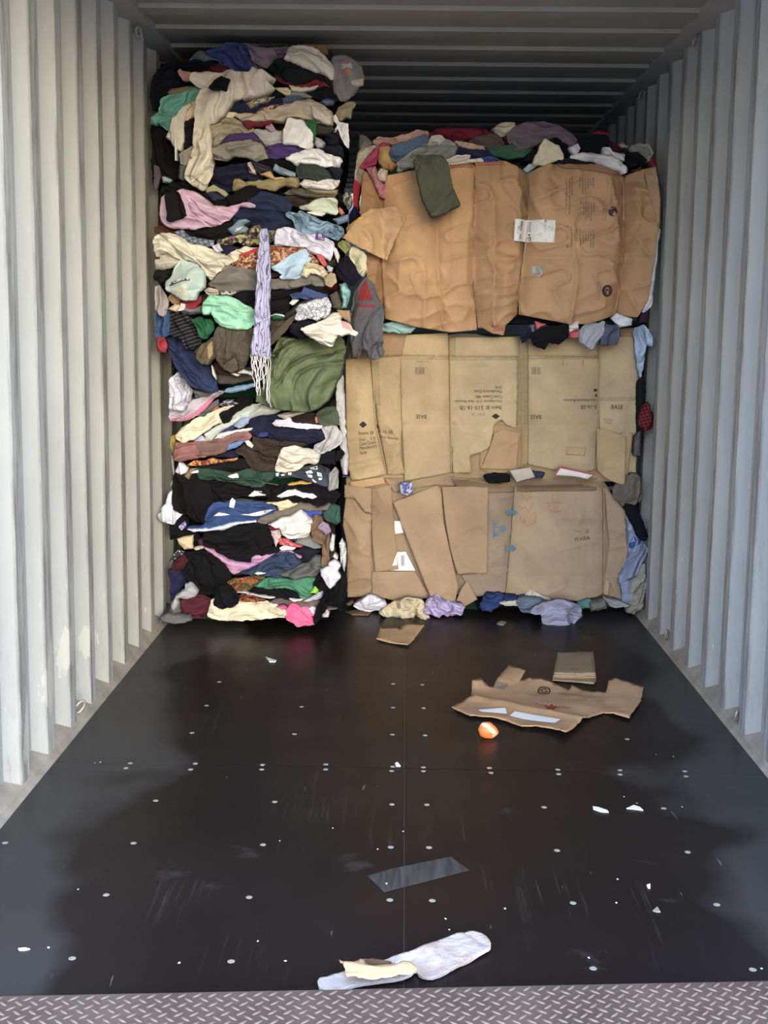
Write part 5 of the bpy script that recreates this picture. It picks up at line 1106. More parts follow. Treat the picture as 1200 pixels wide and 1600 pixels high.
utext(m3, 'Item #: 510-16-SB', 850, 255, 610, 66); utext(m3, 'Description: 510 16oz Smooth', 855, 190, 515, 46); utext(m3, 'Case Count: 480', 858, 482, 455, 42); utext(m3, 'Manufacture Date:', 860, 455, 380, 44); utext(m3, 'Shift:', 860, 752, 320, 40)
diamond(m3, 562, 368, 30, 20)
text(m3, 'PACK', *q_('U', 510, 705), 22, 5, PI, M_FAINT)
etext(m2, 'BASE', 295, 370, 38, 15, PI); etext(m5, 'BASE', 706, 371, 38, 15, PI); etext(m6, 'BASE', 998, 335, 40, 16)
CROP['X'] = (820, 560, 7.5)
text(m5, '0-16-SB', *q_('X', 738, 565), 26, 6.2, PI, M_INKB); text(m5, '16oz Smooth Bottom', *q_('X', 635, 487), 52, 4.6, PI, M_INKB)
print_mesh(m5, 'printed_text', V3('X', [bar(820, 370, 44, 30), bar(828, 432, 22, 34)]), M_INKB)
for s, x in ((m2, 291), (m5, 708)):
    bb = []; r = random.Random(int(x)); xx = x - 16
    while xx < x + 16: w = r.choice((1.2, 2, 3)); bb.append(bar(*q_('E', xx, 205), w / 2.3, 11)); xx += w + r.choice((1.2, 1.8))
    print_mesh(s, 'barcode', bb, M_GREYP)
print_mesh(m2, 'printed_text', [bar(*q_('E', 300 + 10 * (k - 2), 172), 3.4, 1.6) for k in range(5)], M_FAINT)
print_mesh(m6, 'printed_text', [bar(*q_('E', 965, 380 + 7 * k), 16 - 3 * k, 1.2, .1) for k in range(3)], M_FAINT)
# clear tape: glossy strips along the seams
for i, (s, pl_) in enumerate(((m3t, 'E 398,86 420,86 420,156 398,156'), (m3, 'E 398,150 640,150 640,168 398,168'), (m5, 'E 680,148 936,148 936,164 680,164'), (m2, 'E 224,146 396,148 396,166 224,164'), (m4, 'E 640,86 680,86 678,400 642,400'), (m1, 'E 116,165 142,165 150,330 124,330'), (m6, 'E 936,300 1074,300 1074,314 936,314'))):
    t = sheet('clear_tape', MB, FM, pl_, 0, TN, m=M_TAPE, th=.0006, step=.02)
    uvl = np.array([(v.co.x + t.org[0], v.co.z + t.org[2]) for v in t.o.data.vertices]); hl = s.out(uvl) + .003
    for k, v in enumerate(t.o.data.vertices): v.co.y = FM.Y - hl[k] - t.org[1]
for pth in ('E 398,80 401,400 405,575', 'E 656,86 660,400 658,560', 'E 936,80 932,400 922,570', 'E 119,165 132,400 172,575'):
    strap(MB, FM, pth, lambda P: FM.base(P) + .024, r=.0022)

# ---- bottom bale
BB = empty('wrapped_bale', (.41, 6.6, .0)); tag(BB, 'bottom bale on the floor wrapped in overlapping brown cardboard boards', 'bale', 'cardboard wrapped bales')
FB = Face(6.20, .03, .69, .018, [('F 116,90 116,490', .02, .03), ('F 632,90 615,300 600,480', .02, .03), ('F 953,90 950,490', .022, .03)], 37)
core_obj('packed_clothes', -.27, 1.11, 6.25, 7.3, .0, .68, parent=BB)
KR = (183, 154, 122)
b9 = sheet('cardboard_sheet', BB, FB, 'F 24,62 640,62 950,64 1020,180 1020,500 600,478 115,492 28,492', -3, (160, 132, 104), crumple=.004, step=.03)
b0 = sheet('cardboard_sheet', BB, FB, 'F 14,232 24,130 58,140 95,188 117,190 117,482 30,492 30,300', 0, (164, 136, 106), crumple=.008, rag=.0015, crease=[('F 30,340 117,350', -.005, .01), ('F 60,150 70,270', .006, .01)])
b0t = sheet('cardboard_flap', BB, FB, 'F 20,84 117,98 117,188 92,180 56,132 20,130', 2, (171, 141, 112), crumple=.004, rag=.0012)
b1 = sheet('cardboard_sheet', BB, FB, 'F 117,100 186,84 196,200 214,386 130,396 117,250', 3, (162, 132, 100), crumple=.004)
pa1 = sheet('paper_label', BB, FB, 'F 199,214 226,214 233,256 199,262', 1, (232, 238, 244), m=M_PAPER, th=.001, label='white paper label showing above another')
pa2 = sheet('paper_label', BB, FB, 'F 184,391 210,324 240,324 275,393', 2, (232, 238, 244), m=M_PAPER, th=.001, label='white barcode label showing between boards')
print_mesh(pa2, 'barcode', [bar(*q_('F', 229, 338 + 4.2 * k), 5.4, 1.1) for k in range(9)], M_GREYP)
b2 = sheet('cardboard_sheet', BB, FB, 'F 117,396 272,396 332,490 220,506 117,482', 1, (171, 141, 110), crumple=.003)
b5 = sheet('cardboard_sheet', BB, FB, 'F 535,94 634,94 617,300 601,482 480,487 440,410 530,400', 0, (156, 134, 110), crumple=.004, crease=[('F 440,405 605,375', -.005, .01)])
b4 = sheet('cardboard_sheet', BB, FB, 'F 370,90 536,90 531,401 426,403 400,320 380,200', 4, (171, 141, 108), crumple=.003, crease=[('F 420,380 520,330', .004, .012)])
b3 = sheet('cardboard_board', BB, FB, 'F 195,145 350,84 366,100 376,220 426,440 416,490 380,502 330,482 260,310', 7, (173, 141, 108), crumple=.003, lift=('F 300,120 380,490', .05), label='long slanting cardboard board')
b4t = sheet('cardboard_flap', BB, FB, 'F 410,515 440,450 460,427 496,490 430,523', 6, (177, 145, 110), crumple=.002, lift=('F 460,430 430,520', .05))
b6 = sheet('cardboard_sheet', BB, FB, 'F 635,92 920,82 950,102 950,482 890,507 601,477 617,300', 2, (175, 147, 117), crumple=.004, cs=.7, crease=[('F 800,200 950,205', .006, .01), ('F 800,225 960,232', -.006, .008), ('F 890,110 893,500', -.004, .008), ('F 605,408 950,412', -.003, .01)])
b7 = sheet('cardboard_sheet', BB, FB, 'F 955,92 1030,180 1046,300 1020,400 1022,502 960,492 955,420 970,300', 1, (169, 140, 110), crumple=.007, crease=[('F 960,200 1040,210', -.004, .01), ('F 960,400 1020,405', -.004, .01)])
b7b = sheet('cardboard_flap', BB, FB, 'F 955,420 972,430 966,490 950,490', 4, (184, 153, 115), crumple=.002)
b8 = sheet('cardboard_flap', BB, FB, 'F 640,80 850,72 922,90 922,104 640,108', 5, (147, 119, 91), crumple=.003, lift=('F 780,105 780,75', .05))
b8b = sheet('cardboard_flap', BB, FB, 'F 405,52 520,70 632,90 632,112 430,112', 3, (149, 121, 91), crumple=.003, lift=('F 520,110 520,70', .04))
b8c = sheet('cardboard_flap', BB, FB, 'F 160,60 230,75 410,42 420,90 345,86 200,112', 1, (158, 130, 100), crumple=.005)
for (x, y) in ((622, 183), (619, 312)):
    X, Yp = q_('F', x, y); s = b6 if x > 615 else b5
    print_mesh(b6, 'arrow', [[(X - 9, Yp - 3.2), (X + 1, Yp - 3.2), (X + 1, Yp - 6), (X + 9, Yp), (X + 1, Yp + 6), (X + 1, Yp + 3.2), (X - 9, Yp + 3.2)]], M_BLUE, eps=.014)
CROP['Y'] = (750, 760, 6.3158)
text(b5, 'SUS', *q_('Y', 163, 415), 24, 8, PI / 2, M_BLUE)
print_mesh(b5, 'printed_text', V3('Y', [bar(128, 420, 16, 165), bar(148, 470, 26, 40)]), M_BLUE)
print_mesh(b5, 'diamond_logo', V3('Y', [[(180, 410), (225, 370), (230, 382), (196, 412)], [(225, 370), (262, 415), (248, 418), (224, 390)], [(262, 415), (220, 462), (214, 448), (246, 414)], [(220, 462), (180, 410), (196, 408), (222, 440)], [(205, 415), (225, 398), (240, 415), (222, 434)]]), M_BLUE)
text(b6, 'M XIEIA', *q_('Y', 1000, 503), 24, 5.5, -.12, M_INKB)
print_mesh(b6, 'printed_text', V3('Y', [bar(950, 430, 70, 14), bar(1050, 430, 30, 40, .3)]), M_GREYP)
def ribbon(s, name, pts, w, m, crop):
    polys = []
    for a, b_ in zip(pts[:-1], pts[1:]):
        A = np.array(q_(crop, *a)); B_ = np.array(q_(crop, *b_)); d = B_ - A; n_ = np.array([-d[1], d[0]]) / (np.linalg.norm(d) + 1e-9) * w / 2
        polys.append([tuple(A + n_), tuple(A - n_), tuple(B_ - n_), tuple(B_ + n_)])
    return print_mesh(s, name, polys, m)
ribbon(b6, 'marker_writing', [(400, 60), (510, 30), (470, 100), (510, 90), (450, 130), (400, 60)], 1.1, M_PENC, 'Y')
ribbon(b6, 'marker_writing', [(360, 190), (385, 180), (400, 220), (440, 190), (470, 250), (500, 200), (520, 150), (520, 190)], 1.1, M_PENC, 'Y')
ribbon(b6, 'marker_writing', [(400, 290), (385, 330), (420, 350), (440, 310), (430, 360), (480, 380), (540, 330), (550, 260), (520, 250)], 1.1, M_PENC, 'Y')
ribbon(b6, 'marker_writing', [(710, 65), (705, 135), (815, 160), (650, 150), (660, 165)], 1.1, M_PENC, 'Y')
ribbon(b6, 'marker_writing', [(670, 215), (700, 245), (780, 240), (680, 225)], .9, M_PENC, 'Y')
strap(BB, FB, 'F 634,92 617,300 601,478', lambda P: FB.base(P) + .024, r=.002)
strap(BB, FB, 'F 953,95 952,300 951,480', lambda P: FB.base(P) + .024, r=.002)

# ---------------------------------------------------------------- clothes on and around the wrapped bales
R = lambda *a, **k: cloth(*a, face='R', **k)
def TP(layer): return 6.13 - .016 * layer
def top(name, cat, label, rgb, layer, poly, **k): return cloth(name, cat, label, rgb, layer, poly, face='R', Y=TP(layer), back=k.pop('back', .18), group='clothes heaped on the top wrapped bale', **k)
top('sweatshirt', 'sweatshirt', 'pale grey bundle at the left end of the heap on the top bale', (134, 134, 139), 0, 'o 90,230 100,140 150,150 195,200 185,250 100,265', bulge=.04)
top('shirt', 'shirt', 'off-white shirt falling over the left end of the top bale', (200, 195, 185), 3, 'o 68,432 90,270 130,230 235,218 205,292 112,372 135,432 112,504 72,484', bulge=.03)
top('blouse', 'blouse', 'pale pink blouse along the top left of the heap', (205, 166, 161), 2, 'o 193,192 240,155 320,170 440,135 520,108 590,113 604,140 584,194 400,205 330,215 240,225', bulge=.04)
top('scarf', 'scarf', 'magenta scarf at the left end of the heap', (195, 48, 114), 5, 'o 98,374 170,290 230,218 280,193 334,212 242,264 222,354 150,384', bulge=.03)
top('scarf', 'scarf', 'dusty pink drape hanging over the left corner of the top bale', (200, 125, 145), 9, 'o 148,380 217,368 243,470 293,512 284,604 250,594 200,494 178,442', ang=1.4)
top('bandana', 'bandana', 'yellow and tan bandana curled left of the denim', (200, 165, 105), 7, 'o 238,240 300,218 334,235 312,282 342,340 373,360 330,394 270,382 233,332', bulge=.04, pat=('wash', (170, 110, 60), 12))
top('jeans', 'jeans', 'rolled blue denim jeans on the left of the heap', (78, 108, 149), 7, 'o 303,272 330,225 440,190 580,138 594,192 480,242 430,284 360,334 318,314', bulge=.045)
top('t_shirt', 'shirt', 'grey t-shirt spread over the left of the heap', (144, 149, 154), 6, 'o 368,344 430,290 540,218 640,188 740,173 815,230 784,294 720,314 620,304 500,304 484,374 400,394 378,404', bulge=.045)
top('sock', 'sock', 'small white sock above the grey t-shirt', (209, 204, 204), 8, 'o 597,202 620,148 690,143 719,172 680,204', bulge=.03)
top('sweater', 'sweater', 'crimson sweater along the back of the heap', (114, 21, 46), 2, 'o 598,182 620,120 690,93 900,93 1000,108 1065,130 1180,150 1185,195 1060,175 940,174 800,194 720,174', bulge=.05)
top('cap', 'cap', 'dull brown cap in the middle of the heap', (86, 79, 75), 5, 'o 888,192 960,153 1060,143 1122,160 1154,244 1000,234', bulge=.05)
top('necklace', 'necklace', 'string of peach shells lying across the heap', (205, 170, 155), 7, 'o 788,185 860,195 1000,223 1007,247 900,243 820,218', fold=0.030, fs=3)
top('skirt', 'skirt', 'navy skirt just above the torn carton edge', (37, 42, 83), 6, 'o 786,294 820,228 900,248 1010,238 1064,292 960,314 880,294')
top('sweater', 'sweater', 'forest green sweater in the middle of the heap', (53, 104, 83), 5, 'o 1008,240 1150,228 1200,198 p 80,198 150,248 254,238 180,294 80,309 0,294 o 1180,302 1060,284', bulge=.04)
top('t_shirt', 'shirt', 'white and red scrap above the red border', (214, 205, 205), 8, 'o 718,322 800,288 900,288 885,324 760,349')
top('t_shirt', 'shirt', 'cobalt blue scrap above the red border', (47, 73, 164), 9, 'o 978,302 1050,293 1134,327 1000,335')
top('towel', 'towel', 'white towel edge tucked along the carton top', (219, 214, 204), 9, 'o 738,345 900,320 980,313 1000,330 880,345 738,369', bulge=.02)
top('glove', 'glove', 'cream lace glove at the top left carton corner', (209, 199, 189), 8, 'o 218,432 250,378 304,400 294,484 240,474')
top('sweatshirt', 'sweatshirt', 'bright red sleeve at the left side of the top bale', (195, 27, 47), 4, 'o 53,622 63,458 108,502 88,622 92,684 58,654', ang=1.5)
top('t_shirt', 'shirt', 'navy and red wedge above the yellow cloth', (27, 27, 73), 5, 'o 28,712 65,648 104,712 d 1075,905 965,1005 960,960')
top('trousers', 'trousers', 'folded olive trouser leg hanging over the top bale front', (82, 86, 72), 24, 'o 483,327 520,288 620,288 700,298 738,345 772,520 823,650 740,702 620,738 568,642 528,502 508,402', bulge=.03, fold=0.018, ang=1.35, sm=1)
top('hat', 'hat', 'cream wool hat at the back of the heap', (205, 195, 175), 4, 'o 1055,100 1110,60 p 40,48 112,53 124,82 52,144 0,154 o 1100,140', bulge=.05)
top('cushion', 'cushion', 'large mauve grey cushion on top of the heap', (114, 104, 116), 5, 'p 48,112 180,53 300,48 420,68 490,108 542,160 579,222 560,244 490,224 400,174 320,194 200,244 120,244 66,182', bulge=.07, fold=0.015)
top('jacket', 'jacket', 'black jacket around the cream pointed hat', (26, 27, 41), 6, 'p 148,334 250,260 310,188 400,163 462,190 534,272 462,314 420,324 300,345', bulge=.04)
top('hat', 'hat', 'cream pointed hat standing up in the heap', (231, 222, 190), 11, 'p 246,324 290,240 325,168 422,220 459,282 459,312 330,354 246,354', bulge=.06, fold=0.012, sm=1)
top('coat', 'coat', 'black coat on the right half of the heap', (25, 29, 45), 5, 'p 556,150 660,138 784,150 794,202 744,244 744,274 600,289 568,232', bulge=.05)
top('scarf', 'scarf', 'red scarf at the back right of the heap', (134, 27, 42), 4, 'p 666,132 720,108 794,130 794,164 690,149')
top('scarf', 'scarf', 'maroon scarf right of the black coat', (78, 26, 52), 4, 'p 776,170 830,198 884,240 874,274 800,244')
top('sock', 'sock', 'white knotted sock left of the black coat', (229, 229, 238), 10, 'p 503,232 570,203 584,240 562,294 528,267')
top('t_shirt', 'shirt', 'white t-shirt draped over the carton top at the right', (219, 219, 226), 12, 'p 506,299 590,273 740,283 800,288 870,328 914,380 914,414 850,394 800,374 760,354 700,334 560,314', bulge=.035, fold=0.021)
top('towel', 'towel', 'white hand towel above the draped white t-shirt', (225, 225, 233), 10, 'p 743,284 750,233 800,228 820,263 908,285 902,334 830,304', bulge=.03)
top('leggings', 'leggings', 'charcoal fold just above the carton flap', (31, 36, 47), 11, 'p 376,347 440,313 560,303 700,330 749,347 600,349', bulge=.02)
top('sweatshirt', 'sweatshirt', 'light grey sweatshirt at the right end of the heap', (154, 152, 142), 6, 'p 946,222 1010,203 1080,208 1114,270 1084,334 1030,314 980,274', bulge=.05)
top('shirt', 'shirt', 'black shirt under the light grey sweatshirt', (27, 27, 38), 7, 'p 903,334 918,268 1000,263 1064,320 1044,354 940,384 908,374', bulge=.04)
top('sweater', 'sweater', 'red edge of a sweater at the far right of the heap', (154, 32, 47), 5, 'p 1073,334 1107,283 1134,350 1144,414 1110,404')
top('skirt', 'skirt', 'brown patterned cloth squeezed between top bale and right wall', (63, 55, 48), 3, 'p 1106,404 1150,428 1167,562 1154,742 1130,604', pat=('floral', (120, 105, 85), 50), ang=1.5)
top('glove', 'glove', 'khaki glove tip right of the maroon scarf', (174, 169, 144), 4, 'p 858,212 890,193 934,232 880,244')
top('t_shirt', 'shirt', 'light blue corner above the carton flap', (165, 195, 224), 8, 'p 178,387 210,353 294,348 240,384 210,404')
R('bed_sheet', 'sheet', 'white sheet edge down the right side of the top bale', (219, 222, 238), 3, 'D 1135,265 1150,340 1156,430 1142,560 1124,712 1095,738 1092,715 1126,600 1140,420', Y=6.00, ang=1.5)
R('leggings', 'leggings', 'dark purple scrap at the lower right of the top bale', (63, 32, 63), 3, 'D 1088,736 1117,728 1108,772 1078,772', Y=6.0)
# between top and left stack
R('t_shirt', 'shirt', 'golden yellow cloth at the left edge of the top bale', (224, 170, 46), 8, 'd 1150,905 1060,938 978,1002 f 942,110 948,184 1040,104 1125,10', bulge=.03)
R('sock', 'sock', 'cream tube sock hanging at the left edge of the top bale', (229, 224, 200), 6, 'f 962,392 1000,308 1080,328 1154,390 1144,480 1154,560 1120,614 1078,592 1028,502', bulge=.035, ang=1.3)
R('sweater', 'sweater', 'grey sweater with red lettering hanging at the left of the top bale', (99, 99, 114), 16, 'D 45,722 60,653 95,606 127,640 162,745 E 153,60 160,150 125,170 85,120 70,152 45,162 38,60', Y=5.93, bulge=.03, ang=1.5, over=[('red_lettering', (154, 42, 58), 'D 72,652 98,615 122,690 70,692'), ('red_lettering', (154, 42, 58), 'D 66,704 126,706 128,716 66,714')])
# between top and middle bale
RM_ = dict(Y=None)
def mid_(name, cat, label, rgb, layer, poly, **k): return cloth(name, cat, label, rgb, layer, poly, face='R', Y=6.12 - .012 * layer, group='clothes hanging between the top and middle bale', **k)
mid_('camisole', 'camisole', 'aqua strip squeezed under the left of the top bale', (154, 204, 209), 1, 'E 138,40 200,28 275,48 255,72 150,64')
mid_('t_shirt', 'shirt', 'navy scrap left of the black shorts between the bales', (29, 36, 67), 8, 'E 648,62 680,38 705,78 660,108')
mid_('shorts', 'shorts', 'black shorts hanging over the middle bale', (22, 22, 30), 10, 'E 688,77 740,48 828,38 824,87 790,112 755,102 740,131 698,112', bulge=.025)
mid_('t_shirt', 'shirt', 'coral scrap above the black shorts', (229, 104, 114), 7, 'E 703,28 748,38 712,58')
mid_('sock', 'sock', 'coral red sock end right of the black shorts', (226, 100, 112), 7, 'E 828,60 872,58 868,90 828,88')
mid_('sock', 'sock', 'white sock toe above the coral red sock end', (229, 226, 226), 9, 'E 823,40 862,26 863,56 830,67')
mid_('t_shirt', 'shirt', 'lavender grey t-shirt hanging over the middle bale', (174, 176, 194), 11, 'E 863,66 880,43 957,28 953,72 910,132 868,107', bulge=.025)
mid_('shorts', 'shorts', 'slate blue shorts right of the lavender grey t-shirt', (91, 95, 129), 10, 'E 938,62 960,38 1012,43 1008,107 943,112', bulge=.025)
mid_('handkerchief', 'handkerchief', 'white pointed cloth under the right end of the top bale', (229, 231, 247), 12, 'E 978,16 1000,-2 1058,20 1053,42 1010,48')
mid_('shirt', 'shirt', 'light blue shirt sleeve hanging beside the right wall', (170, 195, 229), 4, 'E 1063,52 1100,38 1133,90 1128,122 1107,112 1087,238 1073,152', ang=1.4, bulge=.03)
mid_('trousers', 'trousers', 'black trouser edge beside the right wall', (26, 29, 42), 1, 'E 1078,240 1102,240 1098,422 1078,504', ang=1.5)
mid_('shirt', 'shirt', 'red and black plaid bundle beside the right wall', (134, 32, 42), 4, 'E 1083,362 1110,316 1133,370 1128,412 1100,424 1083,402', pat=('plaid', (40, 20, 26), 20), bulge=.05)
mid_('sweater', 'sweater', 'grey sweater edge below the plaid bundle', (95, 92, 96), 2, 'E 1066,440 1086,424 1087,512 1062,514', ang=1.5)
# between middle and bottom bale
def low_(name, cat, label, rgb, layer, poly, **k): return cloth(name, cat, label, rgb, layer, poly, face='R', Y=6.18 - .012 * layer, group='things squeezed between the middle and bottom bale', **k)
low_('sock', 'sock', 'black sock lying between the middle and bottom bales', (22, 22, 30), 6, 'E 518,586 560,576 617,580 617,607 540,614')
low_('cardboard_piece', 'cardboard', 'pale grey card edge right of the black sock', (194, 184, 174), 6, 'E 613,566 690,554 707,590 640,607', bulge=.006, fold=0.002, sm=0)
low_('jeans', 'jeans', 'tiny denim scrap right of the pale card', (47, 63, 98), 5, 'E 698,570 742,575 733,593 703,593')
low_('carton', 'carton', 'flattened white carton with a red edge between the bales', (232, 230, 230), 7, 'E 773,583 795,550 922,578 895,597 850,588', bulge=.006, fold=0.002, sm=0, over=[('red_edge', (196, 60, 64), 'E 773,583 795,550 922,578 918,582 797,556 779,583')])
low_('underwear', 'underwear', 'small blue floral underwear at the left between the bales', (174, 184, 224), 7, 'F 218,82 262,77 267,110 245,127 220,117', pat=('floral', (80, 90, 160), 70))
low_('shirt', 'shirt', 'taupe shirt hanging at the right of the bottom bale', (109, 102, 96), 6, 'F 988,102 1000,83 1060,38 1087,60 1092,142 1060,163 1020,163 988,132', bulge=.04)
low_('leggings', 'leggings', 'black legging foot hanging below the taupe shirt', (22, 22, 32), 7, 'F 1028,157 1067,155 1113,270 1102,288 1078,277 1038,192', bulge=.025)
low_('t_shirt', 'shirt', 'mid blue scrap at the right side of the bottom bale', (42, 78, 144), 5, 'F 1043,242 1060,233 1093,280 1077,323 1048,312')
low_('jeans', 'jeans', 'light blue jeans leg hanging by the right wall', (134, 149, 184), 4, 'F 1033,195 1050,230 1102,300 1112,330 1062,432 1058,522 1028,534 1008,422 1048,342', bulge=.035, ang=1.4)
low_('towel', 'towel', 'dirty cream towel reaching the floor by the right wall', (154, 149, 134), 5, 'F 1058,432 1102,368 1108,440 1093,532 1060,553 1033,542', bulge=.03, ang=1.4)
# on the floor in front of the bottom bale
def flo(name, cat, label, rgb, Yd, poly, **k): return cloth(name, cat, label, rgb, 0, poly, face='R', Y=Yd, back=k.pop('back', .10), group='clothes on the floor before the wrapped bales', **k)
flo('underwear', 'underwear', 'white underwear on the floor at the left of the bottom bale', (209, 212, 231), 6.10, 'F 48,522 110,488 167,508 174,537 100,543', bulge=.05, fold=0.030, fs=1.8)
flo('blouse', 'blouse', 'cream ruffled blouse on the floor before the bottom bale', (219, 204, 170), 6.02, 'F 138,547 200,513 250,498 307,508 302,547 332,573 230,564 180,568', bulge=.06, fold=0.036, fs=1.8)
flo('slip', 'slip', 'lilac slip on the floor beside the cream ruffled blouse', (189, 174, 224), 6.05, 'F 298,547 320,498 350,488 380,508 454,523 442,553 350,558', bulge=.05, fold=0.036, fs=1.8)
flo('t_shirt', 'shirt', 'dark blue t-shirt on the floor under the bottom bale', (37, 63, 124), 6.10, 'F 508,522 530,483 590,483 604,507 540,543 513,543', bulge=.04)
flo('t_shirt', 'shirt', 'deep blue rag on the floor left of the denim shorts', (33, 54, 108), 6.12, 'F 583,485 640,488 654,507 600,508', bulge=.03)
flo('sock', 'sock', 'cream sock on the floor under the deep blue rag', (209, 199, 184), 6.08, 'F 578,512 640,505 644,522 598,523', bulge=.025)
flo('shorts', 'shorts', 'grey blue denim shorts on the floor', (99, 119, 144), 6.06, 'F 638,512 660,493 740,498 744,532 690,548 658,543', bulge=.05, fold=0.027)
flo('towel', 'towel', 'cream towel end behind the denim shorts on the floor', (209, 199, 184), 6.12, 'F 663,492 690,468 764,500 720,504', bulge=.03)
flo('t_shirt', 'shirt', 'lavender t-shirt in a round heap on the floor', (157, 157, 187), 5.94, 'F 686,547 740,518 800,506 873,528 874,562 842,588 780,594 733,588 733,557', bulge=.08, fold=0.033)
flo('scarf', 'scarf', 'teal scarf on the floor right of the lavender heap', (84, 134, 134), 6.10, 'F 866,517 905,503 914,532 856,533', bulge=.04)
flo('towel', 'towel', 'grey green towel on the floor near the right wall', (109, 114, 104), 6.08, 'F 903,512 960,498 964,532 908,543', bulge=.04)
flo('sash', 'sash', 'thin grey strip on the floor before the right corner', (150, 152, 158), 6.06, 'F 953,494 1020,512 1052,524 1000,530 978,524', bulge=.015)

# ---------------------------------------------------------------- loose things on the floor
def floor_sheet(name, cat, label, rgb, poly, z=.004, crumple=.004, rag=.0, lifts=(), creases=(), th=.004, m=None, group=None, parent=None, sm=0, step=.02, base=None, cs=1.0, smooth_=False):
    s = Sheet(); _sid[0] += 7; sd = _sid[0]
    xy = on_plane(PX(poly), 2, 0.0)[:, :2]
    if sm: xy = chaikin(xy, sm)
    if area(xy) < 0: xy = xy[::-1]
    xy = resample(xy, .02 if not rag else .007)
    if rag:
        k = np.arange(len(xy)) * 1.0; xy = xy + rag * np.stack([vn(k * .9, k * 0, sd), vn(k * .9, k * 0 + 3, sd + 1)], 1)
    lf = []
    for l in lifts: a = on_plane(PX(l[0]), 2, 0.0)[:, :2]; lf.append((a[0], a[1] - a[0], l[1]))
    cr = [(on_plane(PX(c[0]), 2, 0.0)[:, :2], c[1], c[2]) for c in creases]
    def up(P):
        h = z + crumple * (1 + vn(P[:, 0] * 9 * cs, P[:, 1] * 9 * cs, sd) + .8 * (1 - np.abs(vn(P[:, 0] * 14 * cs + 5, P[:, 1] * 14 * cs, sd + 2))) ** 3)
        if base is not None: h = base(P) + z
        for a, d, amt in lf: t = np.clip(((P - a) @ d) / (d @ d), 0, 1.2); rr_ = np.linalg.norm(d) * 1.1 + .02; h = h + amt * t ** 1.5 * np.exp(-(((P - a - d) ** 2).sum(1) / rr_ ** 2))
        for q, amp, w in cr: h = h + amp * np.exp(-seg_dist(P, q[:-1], q[1:]).min(1) / w)
        return np.maximum(h, .0045)
    s.up = up
    pts, tris, ov, n = tri_region(xy, step, sd); hh = up(pts)
    org = np.array([pts[:, 0].mean(), pts[:, 1].mean(), 0.0]) if parent is None else np.array(parent.location)
    tris = [t if area(pts[list(t)]) > 0 else t[::-1] for t in tris]; nV = len(pts)
    V = [(p[0], p[1], a) for p, a in zip(pts, hh)] + [(p[0], p[1], max(.0004, a - th)) for p, a in zip(pts, hh)]
    rim = {}
    for i, os_ in enumerate(ov):
        for q in os_:
            if q < n: rim[q] = i
    order = [rim[q] for q in range(n) if q in rim]
    Fc = list(tris) + [tuple(nV + q for q in t[::-1]) for t in tris]
    for j in range(len(order)):
        k = (j + 1) % len(order); Fc.append((order[j], nV + order[j], nV + order[k], order[k]))
    me = mesh_from(name, V, Fc, False, origin=org)
    me.polygons.foreach_set('use_smooth', [len(p.vertices) == 3 for p in me.polygons])
    s.o = new_obj(name, me, m or card_mat(rgb), parent)
    if parent is None: s.o.location = org
    s.org = org
    if label: tag(s.o, label, cat, group)
    return s
def floor_print(s, name, polys, m, eps=.0035):
    V = []; Fc = []
    for q in polys:
        xy = on_plane(np.asarray(q, float), 2, 0.0)[:, :2]
        if area(xy) < 0: xy = xy[::-1]
        h = s.up(xy) + eps; b0 = len(V); V += [(p[0], p[1], a) for p, a in zip(xy, h)]; Fc.append(tuple(range(b0, b0 + len(xy))))
    o = new_obj(name, mesh_from(name, V, Fc, origin=s.org), m, s.o)
    if name in ('printed_text', 'round_logo'): o['kind'] = 'stuff'
    return o
def floor_text(s, txt, cx, cy, w, h, rot, m):
    v, f = text_tris(txt); c, sn = math.cos(rot), math.sin(rot); x, y = v[:, 0] * w, -v[:, 1] * h
    px = np.stack([cx + x * c - y * sn, cy + x * sn + y * c], 1); xy = on_plane(px, 2, 0.0)[:, :2]; hh = s.up(xy) + .002
    return new_obj('lettering', mesh_from('lettering', [(p[0], p[1], a) for p, a in zip(xy, hh)], f, origin=s.org), m, s.o)
# opened box
bx0 = floor_sheet('opened_box', 'box', 'opened flattened cardboard box with a red star on the floor', (186, 144, 100),
    'T 20,335 130,285 150,290 136,272 140,215 190,205 240,225 265,222 355,135 452,165 418,205 470,190 570,200 650,220 710,238 725,222 845,255 925,258 940,215 985,212 1142,248 1130,300 1060,400 970,375 915,362 840,390 785,420 690,505 600,470 520,455 430,450 340,415 250,395 125,385',
    z=.008, crumple=.004, rag=.0015, lifts=[('T 600,250 590,190', .012), ('T 940,300 1040,215', .03), ('T 260,240 360,140', .025), ('T 200,260 150,210', .025), ('T 700,420 690,500', .015)],
    creases=[('T 150,290 780,415', .016, .03), ('T 935,215 920,360', -.006, .02), ('T 265,222 420,210', -.005, .02)], step=.018)
floor_print(bx0, 'paper_label', [[q_('T', *p) for p in poly] for poly in ([(175, 358), (335, 352), (345, 382), (195, 370)],)], M_PAPER)
floor_print(bx0, 'paper_label', [[q_('T', *p) for p in poly] for poly in ([(360, 395), (390, 370), (440, 378), (430, 410)], [(430, 410), (440, 378), (490, 388), (480, 418)], [(480, 418), (490, 388), (658, 425), (625, 447)])], M_PAPER)
M_STAR = plain('red_star_ink', (150, 44, 50), .8, k=1)
star = []
for k in range(10):
    r = 1.0 if k % 2 == 0 else .42; a = -PI / 2 + k * PI / 5 + .15; star.append(q_('T', 602 + 50 * r * math.cos(a), 347 + 26 * r * math.sin(a)))
cst = q_('T', 602, 347)
floor_print(bx0, 'red_star', [[cst, star[k], star[(k + 1) % 10]] for k in range(10)], M_STAR)
